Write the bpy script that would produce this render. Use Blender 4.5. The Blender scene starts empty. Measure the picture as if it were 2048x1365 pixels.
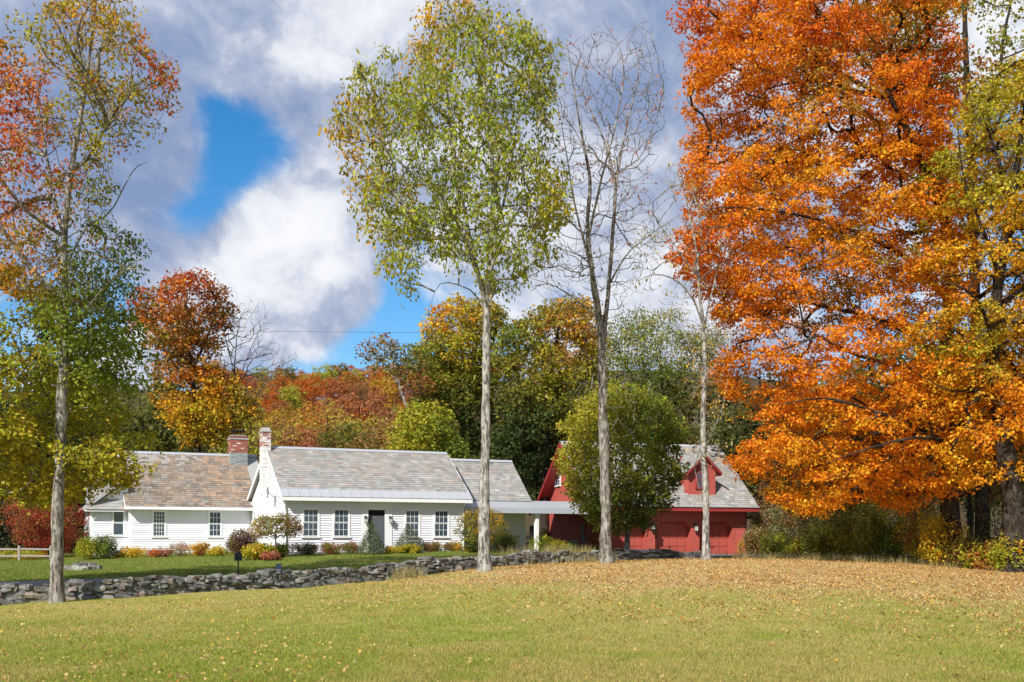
import bpy, math, random
import numpy as np
from mathutils import Vector, Matrix

SC = bpy.context.scene
COL = SC.collection
F = 2275.0                      # focal length in pixels of the 2048 wide photograph
CX, HOR, EYE = 1024.0, 1085.0, 1.6
R = math.radians
rng = np.random.default_rng(7)
random.seed(7)

# ------------------------------------------------------------------ camera, light, sky
cam = bpy.data.cameras.new("camera")
cam.sensor_width = 36.0
cam.lens = F * 36.0 / 2048.0
cam.shift_y = (HOR - 682.5) / 2048.0
cam.clip_end = 3000
co = bpy.data.objects.new("camera", cam)
co.location = (0, 0, EYE)
co.rotation_euler = (R(90), 0, 0)
COL.objects.link(co)
SC.camera = co

SUN_EL = R(37)
SH = (-0.515, -0.857)
sv = Vector((SH[0] * math.cos(SUN_EL), SH[1] * math.cos(SUN_EL), math.sin(SUN_EL)))
sl = bpy.data.lights.new("sun", "SUN")
sl.energy = 5.0
sl.angle = R(0.5)
sl.color = (1.0, 0.96, 0.90)
so = bpy.data.objects.new("sun", sl)
so.rotation_euler = sv.to_track_quat('Z', 'Y').to_euler()
COL.objects.link(so)

vs = SC.view_settings
vs.view_transform = 'Standard'
vs.look = 'None'
vs.exposure = 0.36
vs.gamma = 1.0
vs.use_curve_mapping = False
SC.cycles.use_denoising = True
SC.cycles.max_bounces = 6
SC.cycles.diffuse_bounces = 3
SC.cycles.transmission_bounces = 3
SC.cycles.transparent_max_bounces = 4
SC.cycles.caustics_reflective = False
SC.cycles.caustics_refractive = False


def dirpx(x, y):
    return Vector(((x - CX) / F, 1.0, (HOR - y) / F)).normalized()


class NT:
    """small helper to write node trees"""
    def __init__(s, tree):
        s.t = tree
        s.n, s.l = tree.nodes, tree.links

    def node(s, typ, ins=None, **kw):
        nd = s.n.new(typ)
        for k, v in kw.items():
            setattr(nd, k, v)
        for k, v in (ins or {}).items():
            s.put(nd.inputs[k], v)
        return nd

    def put(s, sock, v):
        if hasattr(v, 'is_linked'):
            s.l.new(v, sock)
        elif isinstance(v, (tuple, list, Vector)):
            v = tuple(v)
            if sock.type == 'RGBA' and len(v) == 3:
                v = v + (1.0,)
            sock.default_value = v
        else:
            sock.default_value = v

    def m(s, op, a, b=0.0, c=0.0, clamp=False):
        nd = s.node('ShaderNodeMath', {0: a, 1: b, 2: c}, operation=op)
        nd.use_clamp = clamp
        return nd.outputs[0]

    def mix(s, f, a, b, mode='MIX'):
        nd = s.node('ShaderNodeMix', data_type='RGBA', blend_type=mode)
        s.put(nd.inputs[0], f)
        s.put(nd.inputs[6], a)
        s.put(nd.inputs[7], b)
        return nd.outputs[2]

    def noise(s, vec, scale, detail=4, rough=0.55, dist=0.0):
        nd = s.node('ShaderNodeTexNoise', {'Scale': scale, 'Detail': detail, 'Roughness': rough, 'Distortion': dist})
        if vec is not None:
            s.put(nd.inputs['Vector'], vec)
        return nd.outputs[0]

    def step(s, v, lo, hi):
        nd = s.node('ShaderNodeMapRange', {0: v, 1: lo, 2: hi, 3: 0.0, 4: 1.0}, interpolation_type='SMOOTHSTEP')
        return nd.outputs[0]

    def vmath(s, op, a, b=None, scale=None):
        nd = s.node('ShaderNodeVectorMath', {0: a}, operation=op)
        if b is not None:
            s.put(nd.inputs[1], b)
        if scale is not None:
            s.put(nd.inputs[3], scale)
        return nd.outputs[1] if op in ('DISTANCE', 'DOT_PRODUCT', 'LENGTH') else nd.outputs[0]


W = bpy.data.worlds.new("World")
SC.world = W
W.use_nodes = True
W.node_tree.nodes.clear()
g = NT(W.node_tree)
d = g.node('ShaderNodeTexCoord').outputs['Generated']
sky = g.node('ShaderNodeTexSky', sky_type='NISHITA', sun_disc=False)
sky.sun_elevation = SUN_EL
sky.sun_rotation = math.atan2(SH[0], SH[1])
sky.air_density = 1.0
sky.dust_density = 0.3
sky.ozone_density = 3.0


def blobs(lst):
    tot = None
    for (x, y, r, a) in lst:
        dist = g.vmath('DISTANCE', d, dirpx(x, y))
        q = g.m('DIVIDE', dist, r / F)
        q = g.m('MULTIPLY', q, q)
        q = g.m('EXPONENT', g.m('MULTIPLY', q, -1.0))
        q = g.m('MULTIPLY', q, a)
        tot = q if tot is None else g.m('ADD', tot, q)
    return tot


wv = g.node('ShaderNodeTexNoise', {'Vector': d, 'Scale': 7.5, 'Detail': 8.0, 'Roughness': 0.6})
warp = g.vmath('SCALE', g.vmath('SUBTRACT', wv.outputs['Color'], (0.5, 0.5, 0.5)), scale=0.078)
dw = g.vmath('ADD', d, warp)
flat = g.vmath('MULTIPLY', dw, (1.0, 1.0, 1.35))
n1 = g.noise(flat, 5.2, 9, 0.56)
up = g.vmath('ADD', flat, (-0.012, -0.005, 0.022))
n2 = g.noise(up, 5.2, 9, 0.56)
n3 = g.noise(dw, 19.0, 8, 0.62)
n1 = g.m('ADD', g.m('MULTIPLY', n1, 0.80), g.m('MULTIPLY', n3, 0.20))
dens = g.m('ADD', n1, blobs([
    (500, 325, 85, -.20), (425, 395, 75, -.17), (365, 440, 60, -.13), (565, 300, 60, -.11), (455, 260, 60, -.10), (640, 320, 60, -.07),
    (735, 500, 70, -.13), (700, 420, 55, -.08), (750, 690, 110, -.22), (620, 740, 80, -.17), (870, 660, 60, -.12), (790, 600, 50, -.08),
    (1110, 500, 60, -.05), (430, 205, 35, -.07),
    (600, 490, 150, .26), (660, 610, 100, .20), (540, 620, 120, .20), (480, 530, 70, .16), (420, 590, 80, .13), (330, 520, 60, .1), (230, 200, 250, .20), (700, 110, 260, .22),
    (1200, 150, 260, .20), (1000, 600, 180, .10), (1300, 420, 190, .16), (640, 240, 70, .08), (1500, 600, 200, .12), (330, 330, 60, .10),
]))
mask = g.step(dens, 0.40, 0.575)
relief = g.m('MULTIPLY', g.m('SUBTRACT', n1, n2), 3.0)
bright = g.m('ADD', g.m('ADD', g.m('ADD', g.m('MULTIPLY', g.noise(flat, 3.4, 7, 0.58), 0.75), g.m('MULTIPLY', n3, 0.34)), relief), blobs([
    (600, 450, 110, .38), (500, 540, 90, .24), (650, 590, 110, .14), (740, 40, 150, .22), (560, 100, 130, .13), (900, 60, 150, .08), (350, 60, 130, .06), (1350, 300, 50, .30),
    (1330, 430, 90, .16), (1040, 560, 160, .16), (1240, 560, 140, .16), (2000, 150, 300, .40), (440, 560, 80, .14),
    (220, 290, 230, -.40), (340, 350, 110, -.18), (620, 240, 100, -.26), (1270, 190, 180, -.32), (950, 260, 180, -.14), (760, 230, 90, -.12), (100, 100, 160, -.16), (560, 690, 70, -.10), (480, 180, 90, -.12), (860, 250, 150, -.08),
]))
cf = g.step(bright, -0.02, 1.12)
ramp = g.node('ShaderNodeValToRGB', {0: cf})
cr = ramp.color_ramp
cr.elements[0].position, cr.elements[0].color = 0.0, (0.185, 0.255, 0.43, 1)
cr.elements[1].position, cr.elements[1].color = 1.0, (0.74, 0.75, 0.775, 1)
e = cr.elements.new(0.40)
e.color = (0.36, 0.41, 0.53, 1)
e = cr.elements.new(0.70)
e.color = (0.58, 0.61, 0.68, 1)
skycol = g.node('ShaderNodeHueSaturation', {'Saturation': 1.38, 'Color': sky.outputs[0]}).outputs[0]
bg1 = g.node('ShaderNodeBackground', {0: skycol, 1: 0.118})
bg2 = g.node('ShaderNodeBackground', {0: ramp.outputs[0], 1: 1.0})
ms = g.node('ShaderNodeMixShader', {0: mask, 1: bg1.outputs[0], 2: bg2.outputs[0]})
g.l.new(ms.outputs[0], g.node('ShaderNodeOutputWorld').inputs[0])


# ------------------------------------------------------------------ helpers
def px(x, y, D):
    return np.array([(x - CX) / F * D, D, EYE + (HOR - y) / F * D])


def tag(o, label=None, cat=None, group=None, kind=None):
    if label:
        o['label'] = label
    if cat:
        o['category'] = cat
    if group:
        o['group'] = group
    if kind:
        o['kind'] = kind
    return o


def empty(name, loc=(0, 0, 0), rz=0.0, label=None, cat=None, group=None, parent=None):
    o = bpy.data.objects.new(name, None)
    o.location = tuple(float(v) for v in loc)
    o.rotation_euler = (0, 0, rz)
    o.empty_display_size = 0.2
    COL.objects.link(o)
    if parent:
        o.parent = parent
    return tag(o, label, cat, group)


class Geo:
    def __init__(s):
        s.v, s.f, s.c, s.n = [], [], [], 0

    def add(s, v, f, c=None):
        v = np.asarray(v, float).reshape(-1, 3)
        s.f += [tuple(i + s.n for i in q) for q in f]
        s.v.append(v)
        s.c.append(np.tile(np.asarray(c if c is not None else (1, 1, 1), float), (len(v), 1)) if np.ndim(c) < 2 else np.asarray(c))
        s.n += len(v)
        return s

    def box(s, x0, x1, y0, y1, z0, z1, c=None):
        v = [(x, y, z) for z in (z0, z1) for y in (y0, y1) for x in (x0, x1)]
        return s.add(v, [(0, 2, 3, 1), (4, 5, 7, 6), (0, 1, 5, 4), (2, 6, 7, 3), (0, 4, 6, 2), (1, 3, 7, 5)], c)

    def prism(s, poly, a, b, axis='y', c=None):
        """poly = 2D outline; extruded from a to b along axis"""
        n = len(poly)
        put = {'y': lambda p, t: (p[0], t, p[1]), 'x': lambda p, t: (t, p[0], p[1]), 'z': lambda p, t: (p[0], p[1], t)}[axis]
        v = [put(p, a) for p in poly] + [put(p, b) for p in poly]
        f = [tuple(range(n))[::-1], tuple(range(n, 2 * n))] + [(i, (i + 1) % n, n + (i + 1) % n, n + i) for i in range(n)]
        return s.add(v, f, c)

    def tube(s, pts, rad, k=8, c=None, cap=True):
        v, q = tube_arrays(np.asarray(pts, float), np.asarray(rad, float), k)
        f = [tuple(i) for i in q]
        if cap:
            m = len(pts)
            f += [tuple(range(k))[::-1], tuple(range((m - 1) * k, m * k))]
        return s.add(v, f, c)

    def build(s, name, mat, parent=None, smooth=False):
        me = bpy.data.meshes.new(name)
        v = np.concatenate(s.v)
        me.from_pydata(v.tolist(), [], s.f)
        at = me.color_attributes.new("col", 'FLOAT_COLOR', 'POINT')
        c = np.ones((len(v), 4), np.float32)
        c[:, :3] = np.concatenate(s.c)
        at.data.foreach_set("color", c.ravel())
        me.validate()
        if smooth:
            me.shade_smooth()
        me.materials.append(mat)
        return link(name, me, parent)


def link(name, me, parent=None):
    o = bpy.data.objects.new(name, me)
    COL.objects.link(o)
    if parent:
        o.parent = parent
    return o


def fast_mesh(name, verts, faces, col=None, mat=None, smooth=False):
    """verts (N,3), faces (M,k) arrays"""
    me = bpy.data.meshes.new(name)
    verts = np.ascontiguousarray(verts, np.float32)
    blocks = faces if isinstance(faces, list) else [faces]
    blocks = [np.asarray(b, np.int32) for b in blocks if len(b)]
    loops = np.concatenate([b.ravel() for b in blocks])
    tot = np.concatenate([np.full(len(b), b.shape[1], np.int32) for b in blocks])
    start = np.concatenate([[0], np.cumsum(tot)[:-1]]).astype(np.int32)
    me.vertices.add(len(verts))
    me.vertices.foreach_set("co", verts.ravel())
    me.loops.add(len(loops))
    me.loops.foreach_set("vertex_index", loops)
    me.polygons.add(len(tot))
    me.polygons.foreach_set("loop_start", start)
    try:
        me.polygons.foreach_set("loop_total", tot)
    except Exception:
        pass
    if smooth:
        me.polygons.foreach_set("use_smooth", np.ones(len(tot), bool))
    if col is not None:
        at = me.color_attributes.new("col", 'FLOAT_COLOR', 'POINT')
        c = np.ones((len(verts), 4), np.float32)
        c[:, :3] = col
        at.data.foreach_set("color", c.ravel())
    me.update(calc_edges=True)
    if mat:
        me.materials.append(mat)
    return me


def tube_arrays(P, rad, k):
    n = len(P)
    T = np.gradient(P, axis=0)
    T /= np.linalg.norm(T, axis=1)[:, None] + 1e-9
    ref = np.array([1.0, 0.0, 0.0]) if abs(T[0, 0]) < 0.8 else np.array([0.0, 1.0, 0.0])
    a = np.cross(T, ref)
    a /= np.linalg.norm(a, axis=1)[:, None] + 1e-9
    b = np.cross(T, a)
    th = np.arange(k) * 2 * np.pi / k
    V = P[:, None, :] + rad[:, None, None] * (np.cos(th)[None, :, None] * a[:, None, :] + np.sin(th)[None, :, None] * b[:, None, :])
    i = np.arange(n - 1)[:, None] * k
    j = np.arange(k)[None, :]
    jn = (j + 1) % k
    q = np.stack([i + j, i + jn, i + k + jn, i + k + j], -1).reshape(-1, 4)
    return V.reshape(-1, 3), q


def smooth_line(P, n):
    """Catmull-Rom through P, n samples"""
    P = np.asarray(P, float)
    Q = np.vstack([2 * P[0] - P[1], P, 2 * P[-1] - P[-2]])
    t = np.linspace(0, len(P) - 1 - 1e-6, n)
    i = t.astype(int)
    f = (t - i)[:, None]
    p0, p1, p2, p3 = Q[i], Q[i + 1], Q[i + 2], Q[i + 3]
    return 0.5 * (2 * p1 + (p2 - p0) * f + (2 * p0 - 5 * p1 + 4 * p2 - p3) * f ** 2 + (3 * p1 - p0 - 3 * p2 + p3) * f ** 3)


def vnoise(P, scale, seed=0):
    q = np.asarray(P, float) * scale + seed * 17.31
    i = np.floor(q).astype(np.int64)
    f = q - i
    f = f * f * (3 - 2 * f)
    out = 0.0
    for dx in (0, 1):
        for dy in (0, 1):
            for dz in (0, 1):
                h = ((i[..., 0] + dx) * 374761393 + (i[..., 1] + dy) * 668265263 + (i[..., 2] + dz) * 1274126177) & 0xffffffff
                h = ((h ^ (h >> 13)) * 1103515245) & 0xffffffff
                h = ((h ^ (h >> 16)) & 0xffff) / 65535.0
                w = (f[..., 0] if dx else 1 - f[..., 0]) * (f[..., 1] if dy else 1 - f[..., 1]) * (f[..., 2] if dz else 1 - f[..., 2])
                out = out + h * w
    return out


def unit(a):
    return a / (np.linalg.norm(a, axis=-1, keepdims=True) + 1e-9)


# ------------------------------------------------------------------ materials
def material(name):
    m = bpy.data.materials.new(name)
    m.use_nodes = True
    m.node_tree.nodes.clear()
    t = NT(m.node_tree)
    out = t.node('ShaderNodeOutputMaterial')
    return m, t, out


def simple(name, col, rough=0.7, var=0.12, scale=3.0, bump=0.0, bscale=40.0, attr=False, metal=0.0, spec=0.4, stretch=None, objcol=False):
    m, t, out = material(name)
    tc = t.node('ShaderNodeTexCoord').outputs['Object']
    v = tc if stretch is None else t.vmath('MULTIPLY', tc, stretch)
    n = t.noise(v, scale, 6, 0.6)
    base = col
    if attr:
        base = t.mix(1.0, t.node('ShaderNodeAttribute', attribute_name='col').outputs['Color'], col + (1,), 'MULTIPLY')
    if objcol:
        base = t.mix(1.0, t.node('ShaderNodeObjectInfo').outputs['Color'], col + (1,), 'MULTIPLY')
    k = t.m('ADD', t.m('MULTIPLY', n, 2 * var), 1 - var)
    kk = t.node('ShaderNodeCombineColor', {0: k, 1: k, 2: k}).outputs[0]
    c = t.mix(1.0, base, kk, 'MULTIPLY')
    b = t.node('ShaderNodeBsdfPrincipled', {'Base Color': c, 'Roughness': rough, 'Metallic': metal, 'Specular IOR Level': spec})
    if bump:
        bn = t.node('ShaderNodeBump', {'Strength': bump, 'Distance': 0.03, 'Height': t.noise(v, bscale, 5, 0.65)})
        t.l.new(bn.outputs[0], b.inputs['Normal'])
    t.l.new(b.outputs[0], out.inputs[0])
    return m


def leaf_mat(name, trans=0.47, objcol=False):
    m, t, out = material(name)
    c = t.node('ShaderNodeAttribute', attribute_name='col').outputs['Color']
    if objcol:
        c = t.mix(1.0, c, t.node('ShaderNodeObjectInfo').outputs['Color'], 'MULTIPLY')
    b = t.node('ShaderNodeBsdfPrincipled', {'Base Color': c, 'Roughness': 0.55, 'Specular IOR Level': 0.22})
    tr = t.node('ShaderNodeBsdfTranslucent', {'Color': c})
    x = t.node('ShaderNodeMixShader', {0: trans, 1: b.outputs[0], 2: tr.outputs[0]})
    t.l.new(x.outputs[0], out.inputs[0])
    return m


def bark_mat(name, c1, c2, lichen=0.0):
    m, t, out = material(name)
    tc = t.node('ShaderNodeTexCoord').outputs['Object']
    v = t.vmath('MULTIPLY', tc, (7.0, 7.0, 1.7))
    n = t.noise(v, 1.9, 8, 0.7, 0.5)
    big = t.noise(tc, 1.7, 3, 0.6)
    c = t.mix(t.step(n, 0.40, 0.62), c1, c2)
    c = t.mix(t.m('MULTIPLY', t.step(big, 0.5, 0.7), lichen), c, (0.40, 0.41, 0.36, 1))
    b = t.node('ShaderNodeBsdfPrincipled', {'Base Color': c, 'Roughness': 0.92, 'Specular IOR Level': 0.15})
    bn = t.node('ShaderNodeBump', {'Strength': 0.9, 'Distance': 0.05, 'Height': n})
    t.l.new(bn.outputs[0], b.inputs['Normal'])
    t.l.new(b.outputs[0], out.inputs[0])
    return m


LEAF = leaf_mat("leaf")
LEAFO = leaf_mat("leaf_by_object", objcol=True)
NEEDLE = leaf_mat("needle", 0.08)
BARK_PALE = bark_mat("pale_bark", (0.085, 0.075, 0.065, 1), (0.46, 0.43, 0.38, 1), 0.7)
BARK_GREY = bark_mat("grey_bark", (0.07, 0.058, 0.048, 1), (0.36, 0.32, 0.275, 1), 0.4)
BARK_DARK = bark_mat("dark_bark", (0.018, 0.013, 0.010, 1), (0.065, 0.048, 0.036, 1), 0.1)  # tone lowered so the colour carries the crown's shade on the trunks
WHITE = simple("white_paint", (0.78, 0.785, 0.815), 0.55, 0.09, 1.1)
TRIM = simple("white_trim", (0.82, 0.82, 0.81), 0.5, 0.04, 2.0)
METAL = simple("grey_metal_roof", (0.40, 0.41, 0.43), 0.42, 0.08, 1.2, metal=0.0, spec=0.5)
SLATE = simple("roof_slate", (1, 1, 1), 0.75, 0.14, 9.0, bump=0.15, bscale=30, attr=True)
SLATE_O = simple("roof_slate_piece", (1, 1, 1), 0.75, 0.14, 9.0, bump=0.15, bscale=30, objcol=True)
BRICK = simple("brick", (1, 1, 1), 0.85, 0.25, 14.0, bump=0.3, bscale=50, attr=True)
RED = simple("red_boards", (0.40, 0.082, 0.06), 0.65, 0.10, 2.5, stretch=(6, 6, 1))
RED_TRIM = simple("red_trim", (0.30, 0.032, 0.03), 0.55, 0.08, 2.0)
BLACK = simple("black_metal", (0.02, 0.02, 0.022), 0.45, 0.1)
DARK = simple("opening_shade", (0.012, 0.012, 0.013), 0.9, 0.1)  # near-black colour that stands in for the shade inside doorways
DOORM = simple("door_grey", (0.10, 0.11, 0.125), 0.5, 0.1)
BLUEGREY = simple("blue_grey_paint", (0.13, 0.18, 0.26), 0.5, 0.1)
CONC = simple("concrete", (0.36, 0.35, 0.33), 0.9, 0.12, 4.0, bump=0.2)
WOOD = simple("weathered_wood", (0.30, 0.27, 0.23), 0.85, 0.2, 6.0, stretch=(1, 6, 6))
GREENP = simple("dark_green_plastic", (0.03, 0.07, 0.05), 0.5, 0.1)
STONE = simple("field_stone", (1, 1, 1), 0.9, 0.42, 5.0, bump=0.7, bscale=16, objcol=True)
STONE_A = simple("field_stone_small", (1, 1, 1), 0.9, 0.42, 5.0, bump=0.7, bscale=16, attr=True)
STONE_S = simple("stone_rubble", (0.16, 0.15, 0.135), 0.95, 0.4, 6.0, bump=0.6, bscale=14)
LAMPG = simple("lantern_glass", (0.55, 0.53, 0.48), 0.2, 0.05)
BLUE = simple("blue_plastic", (0.02, 0.10, 0.28), 0.5, 0.1)
ASPH = simple("asphalt", (0.16, 0.155, 0.155), 0.9, 0.18, 3.0, bump=0.3, bscale=80)

m, t, out = material("window_glass")
tc = t.node('ShaderNodeTexCoord').outputs['Object']
n = t.noise(tc, 1.3, 3, 0.5)
gcol = t.mix(n, (0.018, 0.03, 0.045, 1), (0.075, 0.11, 0.15, 1))
b = t.node('ShaderNodeBsdfPrincipled', {'Base Color': gcol, 'Roughness': 0.07, 'Specular IOR Level': 0.5})
t.l.new(b.outputs[0], out.inputs[0])
GLASS = m

# ------------------------------------------------------------------ terrain
CP = []


def gp(x, y, D):
    p = px(x, y, D)
    CP.append((p[0], p[1], p[2]))


for c in [(110, 1203, 32), (0, 1213, 32.4), (-150, 1222, 31.5), (240, 1199, 33.2), (420, 1183, 34.8), (600, 1178, 36.5), (800, 1161, 38.6), (968, 1142, 36.5), (960, 1139, 40.2),
          (1213, 1126, 39), (1200, 1126, 44), (1413, 1119, 42), (1390, 1119, 47.5), (1600, 1122, 44), (1800, 1128, 43), (2048, 1150, 42), (1500, 1116, 50),
          (-100, 1172, 36.5), (200, 1162, 37.5), (420, 1153, 39.5), (600, 1148, 41.5), (800, 1134, 44), (1000, 1122, 46.5),
          (590, 1109, 51), (780, 1106, 53), (930, 1102, 54.5), (258, 1111, 55.5), (120, 1118, 54), (0, 1135, 48), (300, 1138, 46), (600, 1128, 47), (1060, 1103, 57), (1490, 1111, 66.5),
          (1200, 1108, 63.5), (1300, 1112, 58), (1250, 1110, 60), (-200, 1135, 50),
          (1024, 1172, 28), (1500, 1172, 28), (1900, 1178, 28), (400, 1225, 27), (100, 1240, 27), (1400, 1255, 20), (700, 1262, 20)]:
    gp(*c)
for c in [(0, 13, 0), (-6, 13, 0), (6, 13, 0), (0, 6, -.05), (-15, 10, -.05), (15, 10, 0), (0, -20, -.3), (-60, -20, -.5), (60, -20, -.2), (-60, 20, -.4), (60, 20, .3), (-60, 45, .2), (60, 45, .6),
          (-60, 80, 1.2), (60, 80, 1.6), (0, 80, 1.5), (-25, 70, 1.2), (25, 70, 1.2), (20, 55, .9), (35, 42, .5)]:
    CP.append(c)
CP = np.array(CP)
_A = np.linalg.norm(CP[:, None, :2] - CP[None, :, :2], axis=2)
_n = len(CP)
_M = np.zeros((_n + 3, _n + 3))
_M[:_n, :_n] = _A + np.eye(_n) * -0.35
_M[:_n, _n] = 1
_M[:_n, _n + 1:] = CP[:, :2]
_M[_n, :_n] = 1
_M[_n + 1:, :_n] = CP[:, :2].T
_w = np.linalg.solve(_M, np.concatenate([CP[:, 2], np.zeros(3)]))


def sstep(a, b, x):
    t_ = np.clip((x - a) / (b - a), 0, 1)
    return t_ * t_ * (3 - 2 * t_)


def ground(x, y):
    x = np.asarray(x, float)
    y = np.asarray(y, float)
    xc, yc = np.clip(x, -60, 60), np.clip(y, -20, 80)
    q = np.stack([xc, yc], -1)
    dd = np.linalg.norm(q[..., None, :] - CP[:, :2], axis=-1)
    z = dd @ _w[:_n] + _w[_n] + q @ _w[_n + 1:]
    hill = 58 * sstep(80, 500, y) * (1 + 0.16 * np.sin(x / 90 + 1.2) + 0.06 * np.sin(x / 31))
    hill = hill + 8 * sstep(70, 200, np.abs(x)) * sstep(20, 120, y)
    return z + hill


def gz(x, y):
    return float(ground(np.array([x]), np.array([y]))[0])


xs = np.concatenate([-60 - np.geomspace(900, 3, 26) + 0, np.arange(-60, 60.01, 0.6), 60 + np.geomspace(3, 900, 26)])
ys = np.concatenate([-20 - np.geomspace(400, 4, 14), np.arange(-20, 6, 2.0), np.arange(6, 80, 0.55), 80 + np.geomspace(1, 900, 46)])
GX, GY = np.meshgrid(xs, ys)
GZ = np.concatenate([ground(GX[i], GY[i])[None] for i in range(len(ys))])
P = np.stack([GX, GY, GZ], -1).reshape(-1, 3)
nx = len(xs)
ii = (np.arange(len(ys) - 1)[:, None] * nx + np.arange(nx - 1)[None, :]).ravel()
Q = np.stack([ii, ii + 1, ii + nx + 1, ii + nx], -1)


def wall_y(x):
    """distance of the stone wall line at world x"""
    return np.interp(x, [-40, -15, -9, -3, 3.7, 9], [32, 32.7, 35, 39, 44.6, 49])


def carpet(x, y):
    """how thickly fallen leaves lie (0..1): under and around the big maples, along the crest"""
    P3 = np.stack([np.asarray(x, float), np.asarray(y, float), np.zeros_like(np.asarray(x, float))], -1)
    nz = vnoise(P3, 0.28, 3) * 0.6 + vnoise(P3, 0.9, 4) * 0.4
    a = np.exp(-(((x - 13) / 14.0) ** 2 + ((y - 38) / 15.0) ** 2)) * 1.22
    a = a + 0.55 * np.exp(-(((x - 3) / 8.0) ** 2 + ((y - 35) / 7.0) ** 2))
    a = a + 0.30 * np.exp(-(((x + 12) / 6.0) ** 2 + ((y - 29.5) / 2.6) ** 2))
    a = a * np.where(y < wall_y(x) + 0.3, 1, 0.35)
    n2_ = vnoise(P3 * np.array([1, .7, 1]), 1.7, 6)
    return np.clip(a * (0.05 + 1.0 * nz + .80 * n2_) - 0.14, 0, 1)


cm = np.zeros((len(P), 3))
cm[:, 0] = carpet(P[:, 0], P[:, 1])
front = P[:, 1] < wall_y(P[:, 0])
cm[:, 1] = np.where(front, 0.0, 1.0)
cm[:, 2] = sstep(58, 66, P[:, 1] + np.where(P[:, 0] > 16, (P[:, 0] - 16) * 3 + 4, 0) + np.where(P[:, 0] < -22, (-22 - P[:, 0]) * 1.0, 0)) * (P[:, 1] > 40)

m, t, out = material("lawn_and_ground")
tc = t.node('ShaderNodeTexCoord').outputs['Object']
at = t.node('ShaderNodeAttribute', attribute_name='col').outputs['Color']
sep = t.node('ShaderNodeSeparateColor', {0: at})
nA = t.noise(t.vmath('MULTIPLY', tc, (1.0, 0.6, 1.0)), 0.35, 5, 0.65)
nB = t.noise(tc, 1.6, 5, 0.65)
nC = t.noise(tc, 18.0, 4, 0.7)
g1 = t.mix(t.step(nB, 0.3, 0.72), (0.27, 0.295, 0.042, 1), (0.42, 0.36, 0.10, 1))
g1 = t.mix(t.m('MULTIPLY', t.step(nA, 0.45, 0.72), 0.75), g1, (0.50, 0.38, 0.16, 1))
g2 = t.mix(t.step(nB, 0.3, 0.75), (0.13, 0.19, 0.028, 1), (0.25, 0.235, 0.055, 1))
g2 = t.mix(t.m('MULTIPLY', t.step(nA, 0.5, 0.7), 0.5), g2, (0.28, 0.22, 0.07, 1))
gr = t.mix(sep.outputs[1], g1, g2)
lf = t.mix(t.step(nC, 0.35, 0.65), (0.42, 0.28, 0.11, 1), (0.68, 0.50, 0.24, 1))
gr = t.mix(t.step(t.m('ADD', sep.outputs[0], t.m('MULTIPLY', t.m('SUBTRACT', nC, 0.5), 0.8)), 0.15, 0.75), gr, lf)
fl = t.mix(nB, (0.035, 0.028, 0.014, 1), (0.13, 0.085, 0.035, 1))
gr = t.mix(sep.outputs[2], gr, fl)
k = t.m('ADD', t.m('MULTIPLY', nC, 0.7), 0.62)
gr = t.mix(1.0, gr, t.node('ShaderNodeCombineColor', {0: k, 1: k, 2: k}).outputs[0], 'MULTIPLY')
b = t.node('ShaderNodeBsdfPrincipled', {'Base Color': gr, 'Roughness': 0.95, 'Specular IOR Level': 0.1})
bn = t.node('ShaderNodeBump', {'Strength': 0.8, 'Distance': 0.05, 'Height': t.noise(tc, 22.0, 5, 0.75)})
t.l.new(bn.outputs[0], b.inputs['Normal'])
t.l.new(b.outputs[0], out.inputs[0])
GROUNDM = m
go = link("ground", fast_mesh("ground", P, Q, cm, GROUNDM, True))
tag(go, "lawn rising to the house and the wooded hill behind it", kind='structure')

# road behind the stone wall, with a drive to the garage
def strip(name, pts, half, mat, dz, label):
    L = smooth_line(np.array(pts), 90)
    T = unit(np.gradient(L, axis=0))
    N_ = np.stack([-T[:, 1], T[:, 0]], -1)
    V = []
    for s_ in np.linspace(-half, half, 7):
        q = L + N_ * s_
        V.append(np.stack([q[:, 0], q[:, 1], ground(q[:, 0], q[:, 1]) + dz], -1))
    V = np.stack(V, 1)
    n_ = 7
    i_ = (np.arange(len(L) - 1)[:, None] * n_ + np.arange(n_ - 1)[None]).ravel()
    o = link(name, fast_mesh(name, V.reshape(-1, 3), np.stack([i_, i_ + n_, i_ + n_ + 1, i_ + 1], -1), None, mat, True))
    return tag(o, label, kind='structure')


strip("road", [(-60, 33.5), (-25, 35.2), (-15, 36.4), (-9, 38.4), (-3, 42.2), (3.7, 47.6), (10, 52.3), (18, 56.5), (30, 61)], 1.7, ASPH, 0.035, "narrow grey road behind the stone wall")
strip("driveway", [(6, 49.5), (8, 56), (9.5, 61), (10.2, 65)], 2.4, CONC, 0.045, "pale gravel drive leading to the red garage")

# ------------------------------------------------------------------ trees
C = dict(RED=(.50, .055, .018), REDOR=(.76, .165, .012), OR=(.84, .27, .014), GOLD=(.80, .41, .022), YEL=(.60, .45, .04), YG=(.41, .36, .028), GRN=(.17, .225, .027),
         LG=(.32, .35, .034), DG=(.055, .085, .022), BRN=(.24, .115, .035), RUST=(.42, .14, .04), PINK=(.48, .21, .14), OLIVE=(.215, .19, .03), GREYG=(.20, .225, .085), STRAW=(.50, .40, .20))


def inside(poly, x, y):
    c_ = np.zeros(len(x), bool)
    n_ = len(poly)
    for i in range(n_):
        x1, y1 = poly[i]
        x2, y2 = poly[(i + 1) % n_]
        cond = ((y1 > y) != (y2 > y)) & (x < (x2 - x1) * (y - y1) / (y2 - y1 + 1e-9) + x1)
        c_ ^= cond
    return c_


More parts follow.
